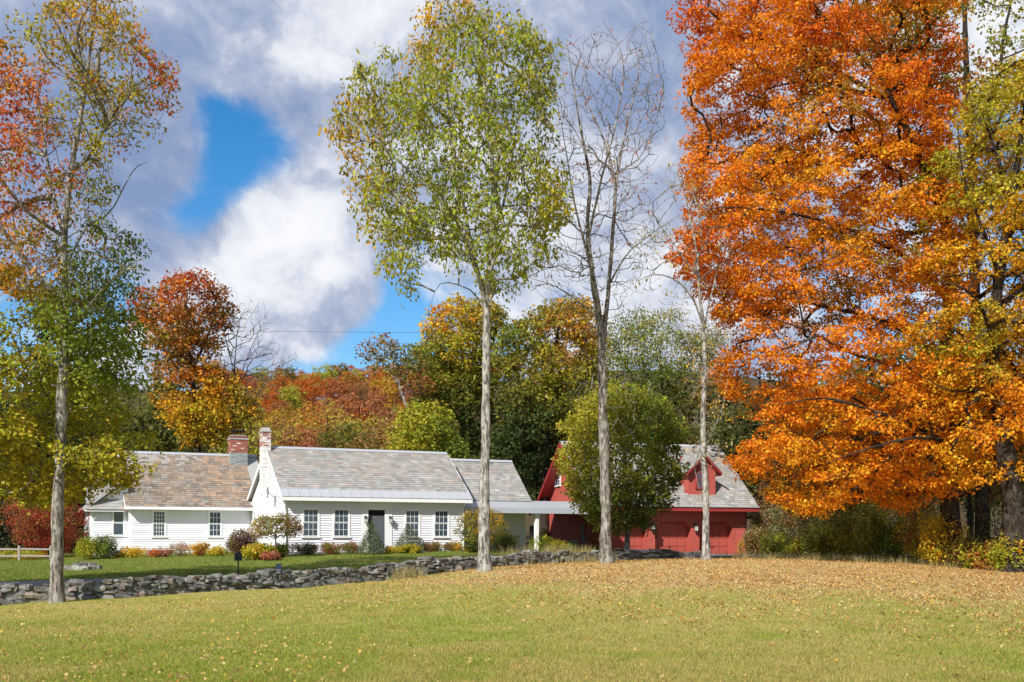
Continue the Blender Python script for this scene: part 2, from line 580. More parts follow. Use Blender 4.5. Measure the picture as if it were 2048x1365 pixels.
def edge_dist(poly, x, y):
    dmin = np.full(len(x), 1e9)
    n_ = len(poly)
    for i in range(n_):
        a = np.array(poly[i], float)
        bb = np.array(poly[(i + 1) % n_], float)
        ab = bb - a
        tt = np.clip(((x - a[0]) * ab[0] + (y - a[1]) * ab[1]) / (ab @ ab), 0, 1)
        dmin = np.minimum(dmin, np.hypot(x - a[0] - tt * ab[0], y - a[1] - tt * ab[1]))
    return dmin


def thin_out(P, rmin, nmax):
    """greedy spacing"""
    keep = []
    K = np.zeros((nmax, 3))
    for p in P:
        if len(keep) >= nmax:
            break
        if keep and np.min(np.sum((K[:len(keep)] - p) ** 2, 1)) < rmin * rmin:
            continue
        K[len(keep)] = p
        keep.append(p)
    return np.array(keep)


def clump(P_, macro, rs):
    """keep only points that belong to drooping sprays: gaps stay between the boughs"""
    sp, Rh, Rv = macro
    C0 = thin_out(P_[:6000], sp, 500)
    ax = P_.mean(0)
    o_ = C0 - ax
    o_[:, 2] = 0
    o_ = unit(o_)
    tl = rs.normal(size=(len(C0), 2)) * .22
    size = rs.uniform(.65, 1.3, len(C0))
    keep = np.zeros(len(P_), bool)
    for i in range(0, len(P_), 4000):
        r_ = P_[i:i + 4000, None] - C0[None]
        z = r_[..., 2] + .3 * (r_[..., 0] * o_[None, :, 0] + r_[..., 1] * o_[None, :, 1]) + r_[..., 0] * tl[None, :, 0] + r_[..., 1] * tl[None, :, 1]
        dd = np.sqrt((r_[..., 0] ** 2 + r_[..., 1] ** 2) / Rh ** 2 + (z / Rv) ** 2) / size[None]
        keep[i:i + 4000] = dd.min(1) < rs.uniform(.85, 1.12, len(dd))
    return P_[keep]


def poly_points(poly, D, thick, n, rs, spacing, gaps=(), gapn=0.0, gscale=0.5, macro=None):
    """points filling the crown volume whose outline (photo pixels, at distance D) is poly"""
    pa = np.array(poly, float)
    lo, hi = pa.min(0), pa.max(0)
    N_ = n * (26 if macro else 14)
    x = rs.uniform(lo[0], hi[0], N_)
    y = rs.uniform(lo[1], hi[1], N_)
    k_ = inside(poly, x, y)
    x, y = x[k_], y[k_]
    ed = edge_dist(poly, x, y) * D / F
    e_ = np.clip(ed / max(thick * 0.9, 1e-3), 0, 1)
    half = thick * np.sqrt(1 - (1 - e_) ** 2) + 0.15
    dd = rs.uniform(-1, 1, len(x))
    dd = np.sign(dd) * np.abs(dd) ** 0.75 * half
    for (gx, gy, gr) in gaps:
        k_ = np.hypot(x - gx, y - gy) > gr * rs.uniform(0.75, 1.1, len(x))
        x, y, dd = x[k_], y[k_], dd[k_]
    P_ = np.stack([(x - CX) / F * D, D + dd, EYE + (HOR - y) / F * D], -1)
    if gapn:
        k_ = vnoise(P_, gscale, int(rs.integers(1, 90))) > gapn
        P_ = P_[k_]
    if macro:
        P_ = clump(P_, macro, rs)
    return thin_out(P_, spacing, n)


def ell_points(cs, n, rs, spacing, gapn=0.0, gscale=0.5, macro=None):
    """points in a union of ellipsoids (cx,cy,cz,rx,ry,rz), local metres"""
    out_ = []
    vol = np.array([c[3] * c[4] * c[5] for c in cs])
    for c, v_ in zip(cs, vol / vol.sum()):
        k_ = max(4, int(n * (24 if macro else 10) * v_))
        u = unit(rs.normal(size=(k_, 3))) * rs.uniform(0, 1, (k_, 1)) ** 0.42
        out_.append(u * np.array(c[3:]) + np.array(c[:3]))
    P_ = np.concatenate(out_)
    rs.shuffle(P_)
    if gapn:
        P_ = P_[vnoise(P_, gscale, int(rs.integers(1, 90))) > gapn]
    if macro:
        P_ = clump(P_, macro, rs)
    return thin_out(P_, spacing, n)


def grow(N0, PL0, A, bf):
    """connect points A to the start nodes: short branches that also keep the way from the root short"""
    M = len(N0)
    pts = np.concatenate([N0, A])
    n_ = len(A)
    par = np.full(M + n_, -1)
    pl = np.concatenate([PL0, np.zeros(n_)])
    dm = np.linalg.norm(A[:, None] - N0[None], axis=2)
    # branches rise: starting below a point is cheaper than starting above it
    dm = dm + 0.7 * np.clip(N0[None, :, 2] - A[:, None, 2] + 0.1, 0, None)
    cst = dm + bf * PL0[None]
    best = np.argmin(cst, 1)
    cost = cst[np.arange(n_), best]
    done = np.zeros(n_, bool)
    order = []
    for _ in range(n_):
        i = int(np.argmin(cost))
        par[M + i] = best[i]
        pl[M + i] = pl[best[i]] + np.linalg.norm(A[i] - pts[best[i]])
        cost[i] = np.inf
        done[i] = True
        order.append(i)
        v = A - A[i]
        c_ = np.sqrt(np.einsum('ij,ij->i', v, v)) + 0.35 * np.clip(-v[:, 2], 0, None) + bf * pl[M + i]
        up_ = (c_ < cost) & ~done
        cost[up_] = c_[up_]
        best[up_] = M + i
    cnt = np.concatenate([np.zeros(M), np.ones(n_)])
    for i in reversed(order):
        cnt[par[M + i]] += cnt[M + i]
    return pts, par, cnt


def frusta(p0, p1, r0, r1, k):
    T = unit(p1 - p0)
    ref = np.where(np.abs(T[:, 2:3]) < 0.9, np.array([[0, 0, 1.0]]), np.array([[1.0, 0, 0]]))
    a = unit(np.cross(T, ref))
    b_ = np.cross(T, a)
    th = np.arange(k) * 2 * np.pi / k
    ring = np.cos(th)[None, :, None] * a[:, None] + np.sin(th)[None, :, None] * b_[:, None]
    V = np.concatenate([p0[:, None] + ring * r0[:, None, None], p1[:, None] + ring * r1[:, None, None]], 1)
    E = len(p0)
    i = np.arange(E)[:, None] * 2 * k
    j = np.arange(k)[None]
    jn = (j + 1) % k
    q = np.stack([i + j, i + jn, i + k + jn, i + k + j], -1).reshape(-1, 4)
    return V.reshape(-1, 3), q


def branch_arrays(pts, par, cnt, r_tip, r_base, M, rs, wig=0.06, rmax=None):
    ch = np.where(par >= 0)[0]
    nmax = max(cnt.max(), 2)
    p_ = math.log(r_base / r_tip) / math.log(nmax)
    rad = r_tip * np.maximum(cnt, 1) ** p_
    p1 = pts[ch]
    p0 = pts[par[ch]]
    L_ = np.linalg.norm(p1 - p0, axis=1)
    gpar = np.where(par[par[ch]] >= 0, par[par[ch]], par[ch])
    din = unit(p0 - pts[gpar])
    mid = (p0 + p1) / 2 + din * L_[:, None] * 0.13 + rs.normal(size=p1.shape) * L_[:, None] * wig
    r1 = rad[ch]
    r0 = np.minimum(np.where(par[ch] < M, r1 * 1.25, rad[par[ch]]), r1 * 1.5 + 0.002)
    rm = (r0 + r1) / 2
    a0, a1 = np.concatenate([p0, mid]), np.concatenate([mid, p1])
    b0, b1 = np.concatenate([r0, rm]), np.concatenate([rm, r1])
    thick = b0 > 0.025
    out_ = []
    for k_, s_ in ((6, thick), (3, ~thick)):
        if s_.any():
            out_.append(frusta(a0[s_], a1[s_], b0[s_], b1[s_], k_))
    return out_


def join(parts):
    V, Q_, n_ = [], [], 0
    for v, q in parts:
        V.append(v)
        Q_.append(q + n_)
        n_ += len(v)
    return np.concatenate(V), np.concatenate(Q_)


def leaf_arrays(Cn, cols, rs, per, Rc, flatness=0.35, L=0.12, Wd=0.08, hang=0.25, up=0.8, outc=None, jit=0.22, fold=0.25, droop=0.15, hue=0.10):
    n_ = np.maximum(1, rs.poisson(per, len(Cn)))
    idx = np.repeat(np.arange(len(Cn)), n_)
    N_ = len(idx)
    th = rs.uniform(0, 2 * np.pi, N_)
    rr = np.sqrt(rs.uniform(0, 1, N_)) * Rc * rs.uniform(0.65, 1.35, len(Cn))[idx]
    off = np.stack([np.cos(th) * rr, np.sin(th) * rr, rs.normal(size=N_) * Rc * flatness - droop * rr * rr / max(Rc, 1e-3)], -1)
    tilt = rs.normal(size=(len(Cn), 2)) * 0.25
    off[:, 2] += off[:, 0] * tilt[idx, 0] + off[:, 1] * tilt[idx, 1]
    c = Cn[idx] + off
    o = unit(off * np.array([1, 1, 0.4])) if outc is None else unit(c - outc)
    nrm = unit(np.array([0, 0, 1.0]) * up + o * 0.55 + rs.normal(size=(N_, 3)) * 0.55)
    dv = unit(o * 0.5 + rs.normal(size=(N_, 3)) * 0.7 + np.array([0, 0, -1.0]) * hang * 2)
    dv = unit(dv - nrm * np.sum(dv * nrm, 1, keepdims=True) * (1 - min(hang, 0.9)))
    sd = unit(np.cross(nrm, dv))
    nn = np.cross(dv, sd)
    l_ = L * rs.uniform(0.45, 1.4, N_)[:, None]
    w_ = Wd * rs.uniform(0.45, 1.4, N_)[:, None]
    f_ = rs.uniform(-0.3, 1.0, N_)[:, None] * fold * w_
    V = np.stack([c - dv * l_ * 0.5, c + sd * w_ * 0.5 + nn * f_ + dv * l_ * 0.05, c + dv * l_ * 0.5, c - sd * w_ * 0.5 + nn * f_ + dv * l_ * 0.05], 1)
    k_ = np.exp(rs.normal(size=(N_, 1)) * jit)
    hs = 1 + rs.normal(size=(N_, 3)) * hue * np.array([0.7, 1.3, 0.7])
    cc = np.clip(cols[idx] * k_ * hs, 0.004, 0.85)
    return V.reshape(-1, 3), np.arange(N_ * 4).reshape(-1, 4), np.repeat(cc, 4, 0)


def anchors_color(P_, D, anchors, rs, sigma=90.0, mixin=0.25, zero=None):
    """clump pigment: drawn from the nearest anchors (photo pixels + colour)"""
    X_ = P_[:, 0] / D * F + CX
    Y_ = HOR - (P_[:, 2] - EYE) / D * F
    A = np.array([(a[0], a[1]) for a in anchors], float)
    cl = np.array([C[a[2]] if isinstance(a[2], str) else a[2] for a in anchors])
    dd = (X_[:, None] - A[None, :, 0]) ** 2 + (Y_[:, None] - A[None, :, 1]) ** 2
    w = np.exp(-(dd - dd.min(1, keepdims=True)) / (2 * sigma ** 2))
    w /= w.sum(1, keepdims=True)
    smooth_ = w @ cl
    pick = (w.cumsum(1) > rs.uniform(size=(len(P_), 1))).argmax(1)
    return smooth_ * (1 - 0.6) + cl[pick] * 0.6


def trunk_arrays(lines, rs, k=14, flare=1.55):
    """lines: list of (points, r0, r1); the first is the stem"""
    parts, nodes, plen = [], [], []
    for li, (pts, r0, r1) in enumerate(lines):
        Lg = np.sum(np.linalg.norm(np.diff(pts, axis=0), axis=1))
        n_ = max(8, int(Lg / 0.35))
        S = smooth_line(pts, n_)
        S[1:-1] += rs.normal(size=(n_ - 2, 3)) * 0.006
        tt = np.linspace(0, 1, n_)
        rad = r0 + (r1 - r0) * tt ** 0.85
        if li == 0:
            h = S[:, 2] - S[0, 2]
            rad = rad * (1 + (flare - 1) * np.exp(-np.clip(h, 0, None) / 0.35))
        rad = rad * (1 + rs.normal(size=n_) * 0.02)
        kk = k if r0 > 0.09 else 7
        v, q = tube_arrays(S, rad, kk)
        if r0 > 0.09:
            cen = np.repeat(S, kk, 0)
            dv = v - cen
            v = cen + dv * (1 + (vnoise(v, 4.0, li + 3) - 0.5) * 0.34 + (vnoise(v, 13.0, li + 5) - 0.5) * 0.26)[:, None]
        parts.append((v, q))
        nodes.append(S)
        plen.append(np.linspace(0, Lg, n_))
    return parts, nodes, plen


def tree(name, label, cat, D, stem, r0, r1=0.03, limbs=(), poly=None, thick=3.0, n=300, spacing=0.45, gaps=(), gapn=0.0, gscale=0.5, anchors=(), sigma=90, leaf=None, per=40, Rc=0.5,
         bf=0.35, r_tip=0.006, r_b=None, bark=None, seed=1, leafy=1.0, start=0.0, group=None, lmat=None, sink=0.25, extra=None, wig=0.06, macro=None):
    rs = np.random.default_rng(seed)
    lp = [np.array([px(q[0], q[1], D) + np.array([0, q[2] if len(q) > 2 else 0, 0]) for q in stem])]
    lp[0][0, 2] -= sink
    lines = [(lp[0], r0, r1)]
    for (pts, a, b_) in limbs:
        lines.append((np.array([px(q[0], q[1], D) + np.array([0, q[2] if len(q) > 2 else 0, 0]) for q in pts]), a, b_))
    parts, nodes, plen = trunk_arrays(lines, rs)
    A = poly_points(poly, D, thick, n, rs, spacing, gaps, gapn, gscale, macro)
    if extra is not None:
        A = np.concatenate([A, poly_points(extra[0], D, extra[1], extra[2], rs, spacing)])
    ns = int(len(nodes[0]) * start)
    N0 = np.concatenate([nodes[0][ns:]] + nodes[1:])
    PL = np.concatenate([plen[0][ns:] * 0.6] + [p_ * 0.6 + 2 for p_ in plen[1:]])
    pts, par, cnt = grow(N0, PL, A, bf)
    cnt[:len(N0)] = 1
    br = branch_arrays(pts, par, cnt, r_tip, r_b or r0 * 0.4, len(N0), rs, wig)
    base = lp[0][0].copy()
    base[2] += sink
    root = empty(name, base, 0, label, cat, group)
    o3 = base
    if name == "ornamental_tree":
        v, q = join(parts + br)
        link("trunk", fast_mesh("trunk", v - o3, q, None, bark or BARK_GREY, True), root)
    else:
        v, q = join(parts)
        link("trunk", fast_mesh("trunk", v - o3, q, None, bark or BARK_GREY, True), root)
        v, q = join(br)
        link("branches", fast_mesh("branches", v - o3, q, None, bark or BARK_GREY, True), root)
    if leafy > 0:
        k_ = rs.uniform(size=len(A)) < leafy
        B = A[k_]
        cols = anchors_color(B, D, anchors, rs, sigma)
        lk = dict(leaf or {})
        v, q, c = leaf_arrays(B, cols, rs, per, Rc, **lk)
        link("crown", fast_mesh("crown", v - o3, q, c, lmat or LEAF), root)
    return root


# -- the hero trees ------------------------------------------------
tree("ash_tree", "tall sparse tree with red and orange top leaves beside the left end of the wall", "tree", 32.0,
     [(113, 1203), (114, 1130), (117, 1000), (122, 850), (128, 700), (130, 600), (128, 480), (140, 360), (160, 240), (178, 120), (192, 0)], 0.20, 0.03,
     limbs=[([(130, 610), (95, 570, -.3), (55, 515, -.6), (15, 440, -1), (-30, 330, -1.2), (-60, 220, -1)], 0.085, 0.02),
            ([(132, 670), (185, 630, -.5), (240, 585, -1), (285, 562, -1.3), (322, 566, -1.5)], 0.07, 0.012),
            ([(285, 562, -1.3), (310, 545, -1.4), (345, 528, -1.5)], 0.02, 0.006),
            ([(135, 350), (175, 300, .3), (215, 205, .6), (260, 160, .8), (300, 140, 1)], 0.06, 0.012),
            ([(130, 540), (150, 440, .8), (190, 400, 1.2), (232, 310, 1.4), (262, 288, 1.5)], 0.04, 0.007),
            ([(130, 480), (90, 380, .6), (60, 260, 1), (40, 150, 1.2), (60, 70, 1.3)], 0.07, 0.015),
            ([(122, 470), (70, 430, -1), (20, 330, -1.6), (40, 230, -2), (20, 130, -2)], 0.06, 0.015)],
     poly=[(-190, 160), (-60, 60), (30, 110), (70, 40), (110, 60), (120, -30), (250, -50), (270, 40), (310, 75), (345, 130), (335, 200), (290, 215), (300, 255), (255, 255), (215, 300), (200, 330), (215, 400), (265, 470), (285, 560), (240, 620),
           (150, 650), (80, 620), (0, 560), (-100, 480), (-190, 300)], thick=2.8, n=680, spacing=0.30, gaps=[(255, 400, 45), (35, 60, 45), (30, 420, 34), (90, 300, 26), (205, 110, 20), (70, 180, 20)], gapn=0.20, gscale=0.9,
     anchors=[(20, 180, 'RED'), (60, 330, 'RED'), (0, 300, 'REDOR'), (60, 60, 'OR'), (150, 50, 'YG'), (200, 30, 'OR'), (240, 90, 'YG'), (310, 130, 'REDOR'), (200, 130, 'YG'), (160, 170, 'LG'), (120, 300, 'YG'), (230, 230, 'LG'), (120, 150, 'OLIVE'), (160, 220, 'YG'), (180, 330, 'OLIVE'), (110, 400, 'GRN'), (230, 520, 'DG'), (210, 560, 'GRN'),
              (40, 500, 'OR'), (90, 520, 'OLIVE'), (270, 180, 'OLIVE'), (330, 170, 'RED'), (70, 250, 'REDOR'), (120, 60, 'OLIVE')], sigma=60,
     leaf=dict(L=.125, Wd=.07, hang=.45, flatness=.35, up=.5, jit=.28), per=38, Rc=.38, bf=.3, bark=BARK_GREY, seed=11, macro=(1.1, 0.85, 0.5), leafy=.9, start=.45)

tree("maple_tree", "dense yellow green maple crowding around the pale trunk at the left edge", "tree", 33.8,
     [(-95, 1160), (-90, 1000), (-80, 850), (-60, 700), (-20, 600), (20, 540)], 0.24, 0.05,
     limbs=[([(-85, 900), (0, 850), (90, 830), (180, 800)], .08, .02), ([(-80, 800), (20, 740), (120, 680), (220, 640)], .08, .02), ([(-90, 960), (10, 930), (120, 930), (230, 900)], .07, .015)],
     poly=[(-260, 500), (-60, 520), (40, 545), (110, 600), (190, 575), (255, 600), (290, 680), (265, 770), (230, 830), (285, 870), (290, 930), (225, 970), (180, 965), (140, 1010), (90, 985), (60, 1025), (20, 985), (-60, 1000), (-260, 980)],
     thick=4.0, n=800, spacing=0.36, gapn=.33, gscale=.6, gaps=[(250, 840, 40), (10, 910, 32), (180, 880, 24)],
     anchors=[(0, 560, 'GOLD'), (40, 600, 'YG'), (100, 700, 'LG'), (200, 650, 'GRN'), (240, 720, 'GRN'), (50, 800, 'YG'), (160, 780, 'LG'), (60, 880, 'YEL'), (30, 750, 'YEL'), (100, 800, 'LG'), (110, 620, 'LG'), (120, 920, 'YG'), (230, 920, 'YG'), (150, 985, 'YEL'), (20, 960, 'YG'), (10, 700, 'LG'), (80, 850, 'YG'), (200, 900, 'YG')],
     sigma=60, leaf=dict(L=.135, Wd=.105, hang=.3, flatness=.3, up=.75), per=62, Rc=.42, bark=BARK_GREY, seed=12, macro=(1.5, 1.15, 0.6), start=.2, sink=.5)

tree("ash_tree", "tall slender tree with green leafy crown in front of the white house", "tree", 36.5,
     [(968, 1141), (968, 1060), (969, 980), (972, 850), (972, 720), (974, 640), (973, 600), (981, 500), (986, 380), (978, 250), (962, 120), (955, 20)], 0.205, 0.03,
     limbs=[([(973, 612), (948, 535, -.4), (905, 440, -1), (840, 385, -1.6), (775, 330, -2), (730, 260, -2.2)], .085, .015),
            ([(973, 600), (950, 520, .5), (930, 420, .9), (905, 280, 1.3), (890, 160, 1.5), (885, 60, 1.6)], .085, .015),
            ([(977, 560), (1000, 490, -.4), (1040, 430, -.8), (1080, 370, -1), (1105, 290, -1.2)], .06, .012),
            ([(984, 470), (1010, 380, .8), (1030, 250, 1.4), (1045, 130, 1.6)], .06, .012),
            ([(972, 625), (945, 580, .3), (905, 560, .5), (875, 562, .6), (858, 600, .7)], .035, .006),
            ([(974, 615), (995, 582, -.2), (1020, 588, -.3), (1032, 575, -.4)], .03, .006),
            ([(940, 500, -.5), (880, 470, -.9), (820, 470, -1.2), (790, 480, -1.3)], .03, .008)],
     poly=[(655, 240), (690, 225), (690, 190), (725, 155), (760, 150), (775, 110), (830, 130), (835, 40), (870, 35), (885, -5), (935, 0), (940, 40), (980, 35), (1010, 30), (1010, 65), (1050, 60), (1080, 95), (1110, 120), (1105, 190), (1120, 260), (1125, 340), (1135, 420), (1115, 490), (1060, 545),
           (1015, 570), (960, 590), (925, 560), (905, 515), (860, 500), (840, 520), (822, 585), (805, 580), (790, 545), (760, 550), (790, 480), (740, 470), (705, 400), (690, 330), (670, 270)],
     thick=3.4, n=820, spacing=.30, gaps=[(1010, 420, 26), (1060, 470, 30), (1000, 540, 24), (870, 545, 24), (1050, 300, 18), (800, 440, 18), (720, 350, 20), (900, 380, 16), (870, 150, 16), (800, 280, 15), (940, 200, 14), (1000, 160, 14)], gapn=.20, gscale=.8,
     anchors=[(690, 230, 'OLIVE'), (700, 300, 'GOLD'), (850, 60, 'GOLD'), (900, 20, 'OLIVE'), (1050, 110, 'YG'), (800, 200, 'LG'), (900, 200, 'LG'), (1000, 200, 'GRN'), (950, 120, 'LG'), (780, 350, 'LG'), (880, 330, 'GRN'), (980, 330, 'LG'), (1080, 330, 'YG'), (850, 450, 'LG'), (1000, 480, 'LG'), (800, 530, 'YG'), (1090, 200, 'GRN'), (940, 270, 'YG')],
     sigma=70, leaf=dict(L=.165, Wd=.08, hang=.6, flatness=.42, up=.35, jit=.25), per=31, Rc=.36, bf=.4, bark=BARK_PALE, seed=13, macro=(1.15, 0.86, 0.62), start=.52)

tree("bare_tree", "tall nearly leafless tree with forked trunk between green crown and orange maple", "tree", 39.0,
     [(1213, 1126), (1211, 1000), (1207, 850), (1205, 760), (1203, 690), (1196, 620), (1183, 540), (1175, 450), (1180, 360), (1165, 280), (1150, 190), (1135, 90)], .205, .012,
     limbs=[([(1204, 700), (1214, 620, .3), (1222, 540, .5), (1232, 420, .8), (1240, 330, 1), (1262, 220, 1.2), (1285, 120, 1.3), (1280, 60, 1.4)], .10, .012),
            ([(1232, 425, .8), (1235, 350, .9), (1215, 270, .9), (1180, 200, .6), (1150, 150, .4)], .06, .008),
            ([(1180, 530), (1150, 430, -.6), (1130, 330, -1), (1118, 260, -1.2)], .05, .008),
            ([(1178, 470), (1200, 370, -.5), (1230, 250, -1), (1240, 150, -1.2), (1200, 80, -1.4)], .05, .008),
            ([(1222, 560, .5), (1258, 505, -.1), (1310, 470, -.6), (1348, 450, -1)], .04, .008),
            ([(1198, 640), (1160, 600, .4), (1110, 560, .9), (1060, 540, 1.2)], .035, .006),
            ([(1206, 730), (1240, 690, -.5), (1265, 640, -.9), (1278, 615, -1)], .03, .006),
            ([(1205, 760), (1180, 720, -.4), (1130, 690, -1), (1080, 700, -1.4)], .02, .004),
            ([(1235, 330, 1), (1290, 290, 1), (1325, 200, 1)], .03, .006)],
     poly=[(1035, 560), (1045, 430), (1085, 330), (1090, 200), (1105, 90), (1150, 95), (1190, 60), (1240, 90), (1280, 40), (1310, 80), (1335, 160), (1330, 270), (1310, 350), (1310, 420), (1345, 455), (1300, 520), (1260, 600), (1215, 690), (1190, 700), (1140, 620)],
     thick=2.6, n=1500, spacing=.18, anchors=[(1180, 250, 'PINK'), (1260, 220, 'PINK'), (1150, 300, 'RUST'), (1120, 400, 'YG'), (1200, 380, 'PINK'), (1200, 580, 'OLIVE'), (1300, 280, 'RUST')], sigma=50,
     leaf=dict(L=.13, Wd=.06, hang=.7, flatness=.4, up=.2), per=4, Rc=.25, bf=.42, r_tip=.0050, r_b=.030, bark=BARK_GREY, seed=14, leafy=.13, start=.42,
     extra=([(1090, 720), (1180, 690), (1290, 700), (1310, 780), (1260, 900), (1215, 880), (1150, 800)], 1.5, 90), wig=.09)

tree("bare_tree", "thin grey tree with sparse yellow leaves in front of the red garage", "tree", 42.0,
     [(1413, 1119), (1411, 1000), (1406, 850), (1409, 740), (1407, 660), (1398, 580), (1392, 500), (1372, 400), (1360, 330)], .145, .01,
     limbs=[([(1407, 655), (1385, 605, -.3), (1350, 570, -.6), (1305, 560, -.9), (1270, 575, -1)], .05, .008), ([(1408, 665), (1422, 600, .3), (1440, 530, .5), (1452, 450, .7)], .05, .01), ([(1407, 760), (1380, 680, .5), (1365, 620, .8)], .03, .006),
            ([(1408, 900), (1440, 820, -.4), (1450, 760, -.5)], .02, .005), ([(1408, 1010), (1390, 960, -.4), (1380, 900, -.6)], .016, .004), ([(1400, 560), (1350, 480, .5), (1310, 420, .8), (1290, 400, 1)], .03, .006)],
     poly=[(1265, 580), (1270, 470), (1310, 400), (1345, 320), (1400, 330), (1450, 400), (1475, 520), (1450, 640), (1455, 850), (1440, 950), (1375, 950), (1370, 720), (1330, 610)],
     thick=1.7, n=480, spacing=.24, anchors=[(1330, 450, 'YEL'), (1400, 600, 'YG'), (1320, 560, 'YEL'), (1420, 750, 'GOLD'), (1390, 850, 'STRAW'), (1360, 400, 'STRAW')], sigma=60,
     leaf=dict(L=.13, Wd=.06, hang=.8, flatness=.45, up=.2), per=5, Rc=.28, bf=.42, r_tip=.0042, r_b=.03, bark=BARK_PALE, seed=15, leafy=.3, start=.3, wig=.09)

tree("maple_tree", "huge bright orange maple filling the upper right with low sweeping boughs", "tree", 44.0,
     [(1905, 1128), (1902, 1040), (1896, 950), (1892, 850), (1890, 740), (1896, 620), (1905, 520), (1880, 410), (1830, 300), (1790, 200), (1750, 90), (1730, -30)], .42, .06,
     limbs=[([(1903, 530), (1850, 430, -1.5), (1770, 340, -3), (1690, 240, -4), (1600, 160, -4.5), (1520, 80, -5)], .17, .02), ([(1895, 600), (1810, 540, -1), (1700, 500, -2), (1580, 480, -3), (1460, 470, -3.5), (1390, 470, -3.5)], .13, .015),
            ([(1895, 720), (1800, 640, 1), (1680, 600, 1.5), (1560, 570, 2), (1460, 560, 2.5)], .12, .015), ([(1893, 800), (1790, 760, -2), (1660, 740, -3.5), (1560, 700, -4), (1480, 680, -4.5)], .12, .015),
            ([(1895, 900), (1800, 870, -2), (1690, 850, -4), (1580, 830, -5), (1490, 845, -5.5)], .11, .012), ([(1896, 940), (1830, 900, -3), (1740, 900, -5), (1650, 920, -6), (1560, 950, -6.5)], .10, .012),
            ([(1890, 430), (1900, 300, 1), (1890, 150, 1.5), (1870, 0, 2)], .15, .04), ([(1900, 520), (1960, 420, 0), (2030, 300, 0), (2080, 160, 0)], .15, .03),
            ([(1895, 650), (1990, 560, -2), (2080, 520, -3)], .11, .02), ([(1780, 200), (1700, 100, 2), (1600, 20, 3), (1500, -20, 3.5)], .1, .02), ([(1760, 340, -2), (1640, 340, -1), (1520, 320, 0), (1420, 290, .5)], .09, .012)],
     poly=[(1350, -70), (1362, 40), (1400, 105), (1375, 180), (1370, 240), (1405, 275), (1375, 320), (1385, 380), (1365, 440), (1345, 505), (1375, 545), (1420, 580), (1420, 640), (1440, 690), (1425, 730), (1455, 770), (1440, 830), (1500, 830), (1540, 850), (1475, 905), (1455, 925), (1530, 955), (1550, 1000), (1620, 1035), (1690, 1000),
           (1740, 980), (1800, 1015), (1870, 990), (1930, 950), (2000, 900), (2090, 860), (2090, 760), (1980, 720), (1900, 640), (1920, 470), (1870, 340), (1890, 190), (1930, 90), (1900, 20), (1880, -70)],
     thick=6.5, n=2900, spacing=.36, gaps=[(1478, 282, 40), (1745, 165, 36), (1605, 655, 40), (1570, 730, 38), (1690, 205, 34), (1770, 690, 78), (1720, 640, 40), (1840, 420, 44), (1870, 480, 44), (1460, 140, 24), (1510, 640, 30), (1880, 90, 40), (1950, 60, 46), (1510, 800, 26), (1920, 870, 50), (1650, 600, 26), (1990, 640, 36), (1600, 540, 22), (1850, 720, 50), (1700, 640, 40), (1930, 330, 30), (1640, 330, 24), (1790, 400, 26), (1420, 590, 30), (1450, 660, 36), (1405, 400, 20), (1450, 340, 18), (1540, 690, 30)],
     gapn=.24, gscale=.48,
     anchors=[(1400, 30, 'REDOR'), (1480, 60, 'OR'), (1600, 60, 'REDOR'), (1420, 220, 'OR'), (1520, 180, 'OR'), (1640, 180, 'REDOR'), (1700, 300, 'OR'), (1560, 300, 'OR'), (1420, 330, 'OR'), (1750, 60, 'OR'), (1790, 120, 'REDOR'), (1850, 60, 'OLIVE'), (1820, 40, 'GOLD'), (1900, 90, 'GRN'),
              (1950, 40, 'YG'), (1900, 200, 'OR'), (1850, 220, 'REDOR'), (1480, 450, 'OR'), (1540, 400, 'GOLD'), (1600, 420, 'OR'), (1700, 420, 'OR'), (1400, 480, 'REDOR'), (1500, 540, 'OR'), (1650, 500, 'GOLD'), (1750, 470, 'OR'), (1450, 600, 'OR'), (1560, 600, 'OR'), (1700, 560, 'OLIVE'),
              (1500, 720, 'OR'), (1560, 780, 'OR'), (1640, 700, 'OR'), (1560, 870, 'OR'), (1640, 880, 'GOLD'), (1500, 850, 'OR'), (1680, 900, 'OR'), (1720, 840, 'OR'), (1600, 960, 'GOLD'), (1560, 950, 'OR'), (1700, 960, 'OR'), (1800, 900, 'OR'), (1850, 860, 'GOLD'), (1950, 880, 'OR'), (1850, 600, 'OR'), (1950, 700, 'GOLD'), (1800, 560, 'OR'), (1980, 300, 'YG'), (2050, 500, 'GOLD'), (1680, 100, 'OLIVE'), (1580, 260, 'OLIVE')],
     sigma=55, leaf=dict(L=.125, Wd=.105, hang=.28, flatness=.2, up=.85, droop=.25, jit=.2), per=72, Rc=.46, bf=.3, bark=BARK_DARK, seed=16, macro=(1.6, 1.5, .60), start=.35, r_tip=.007, r_b=.13)

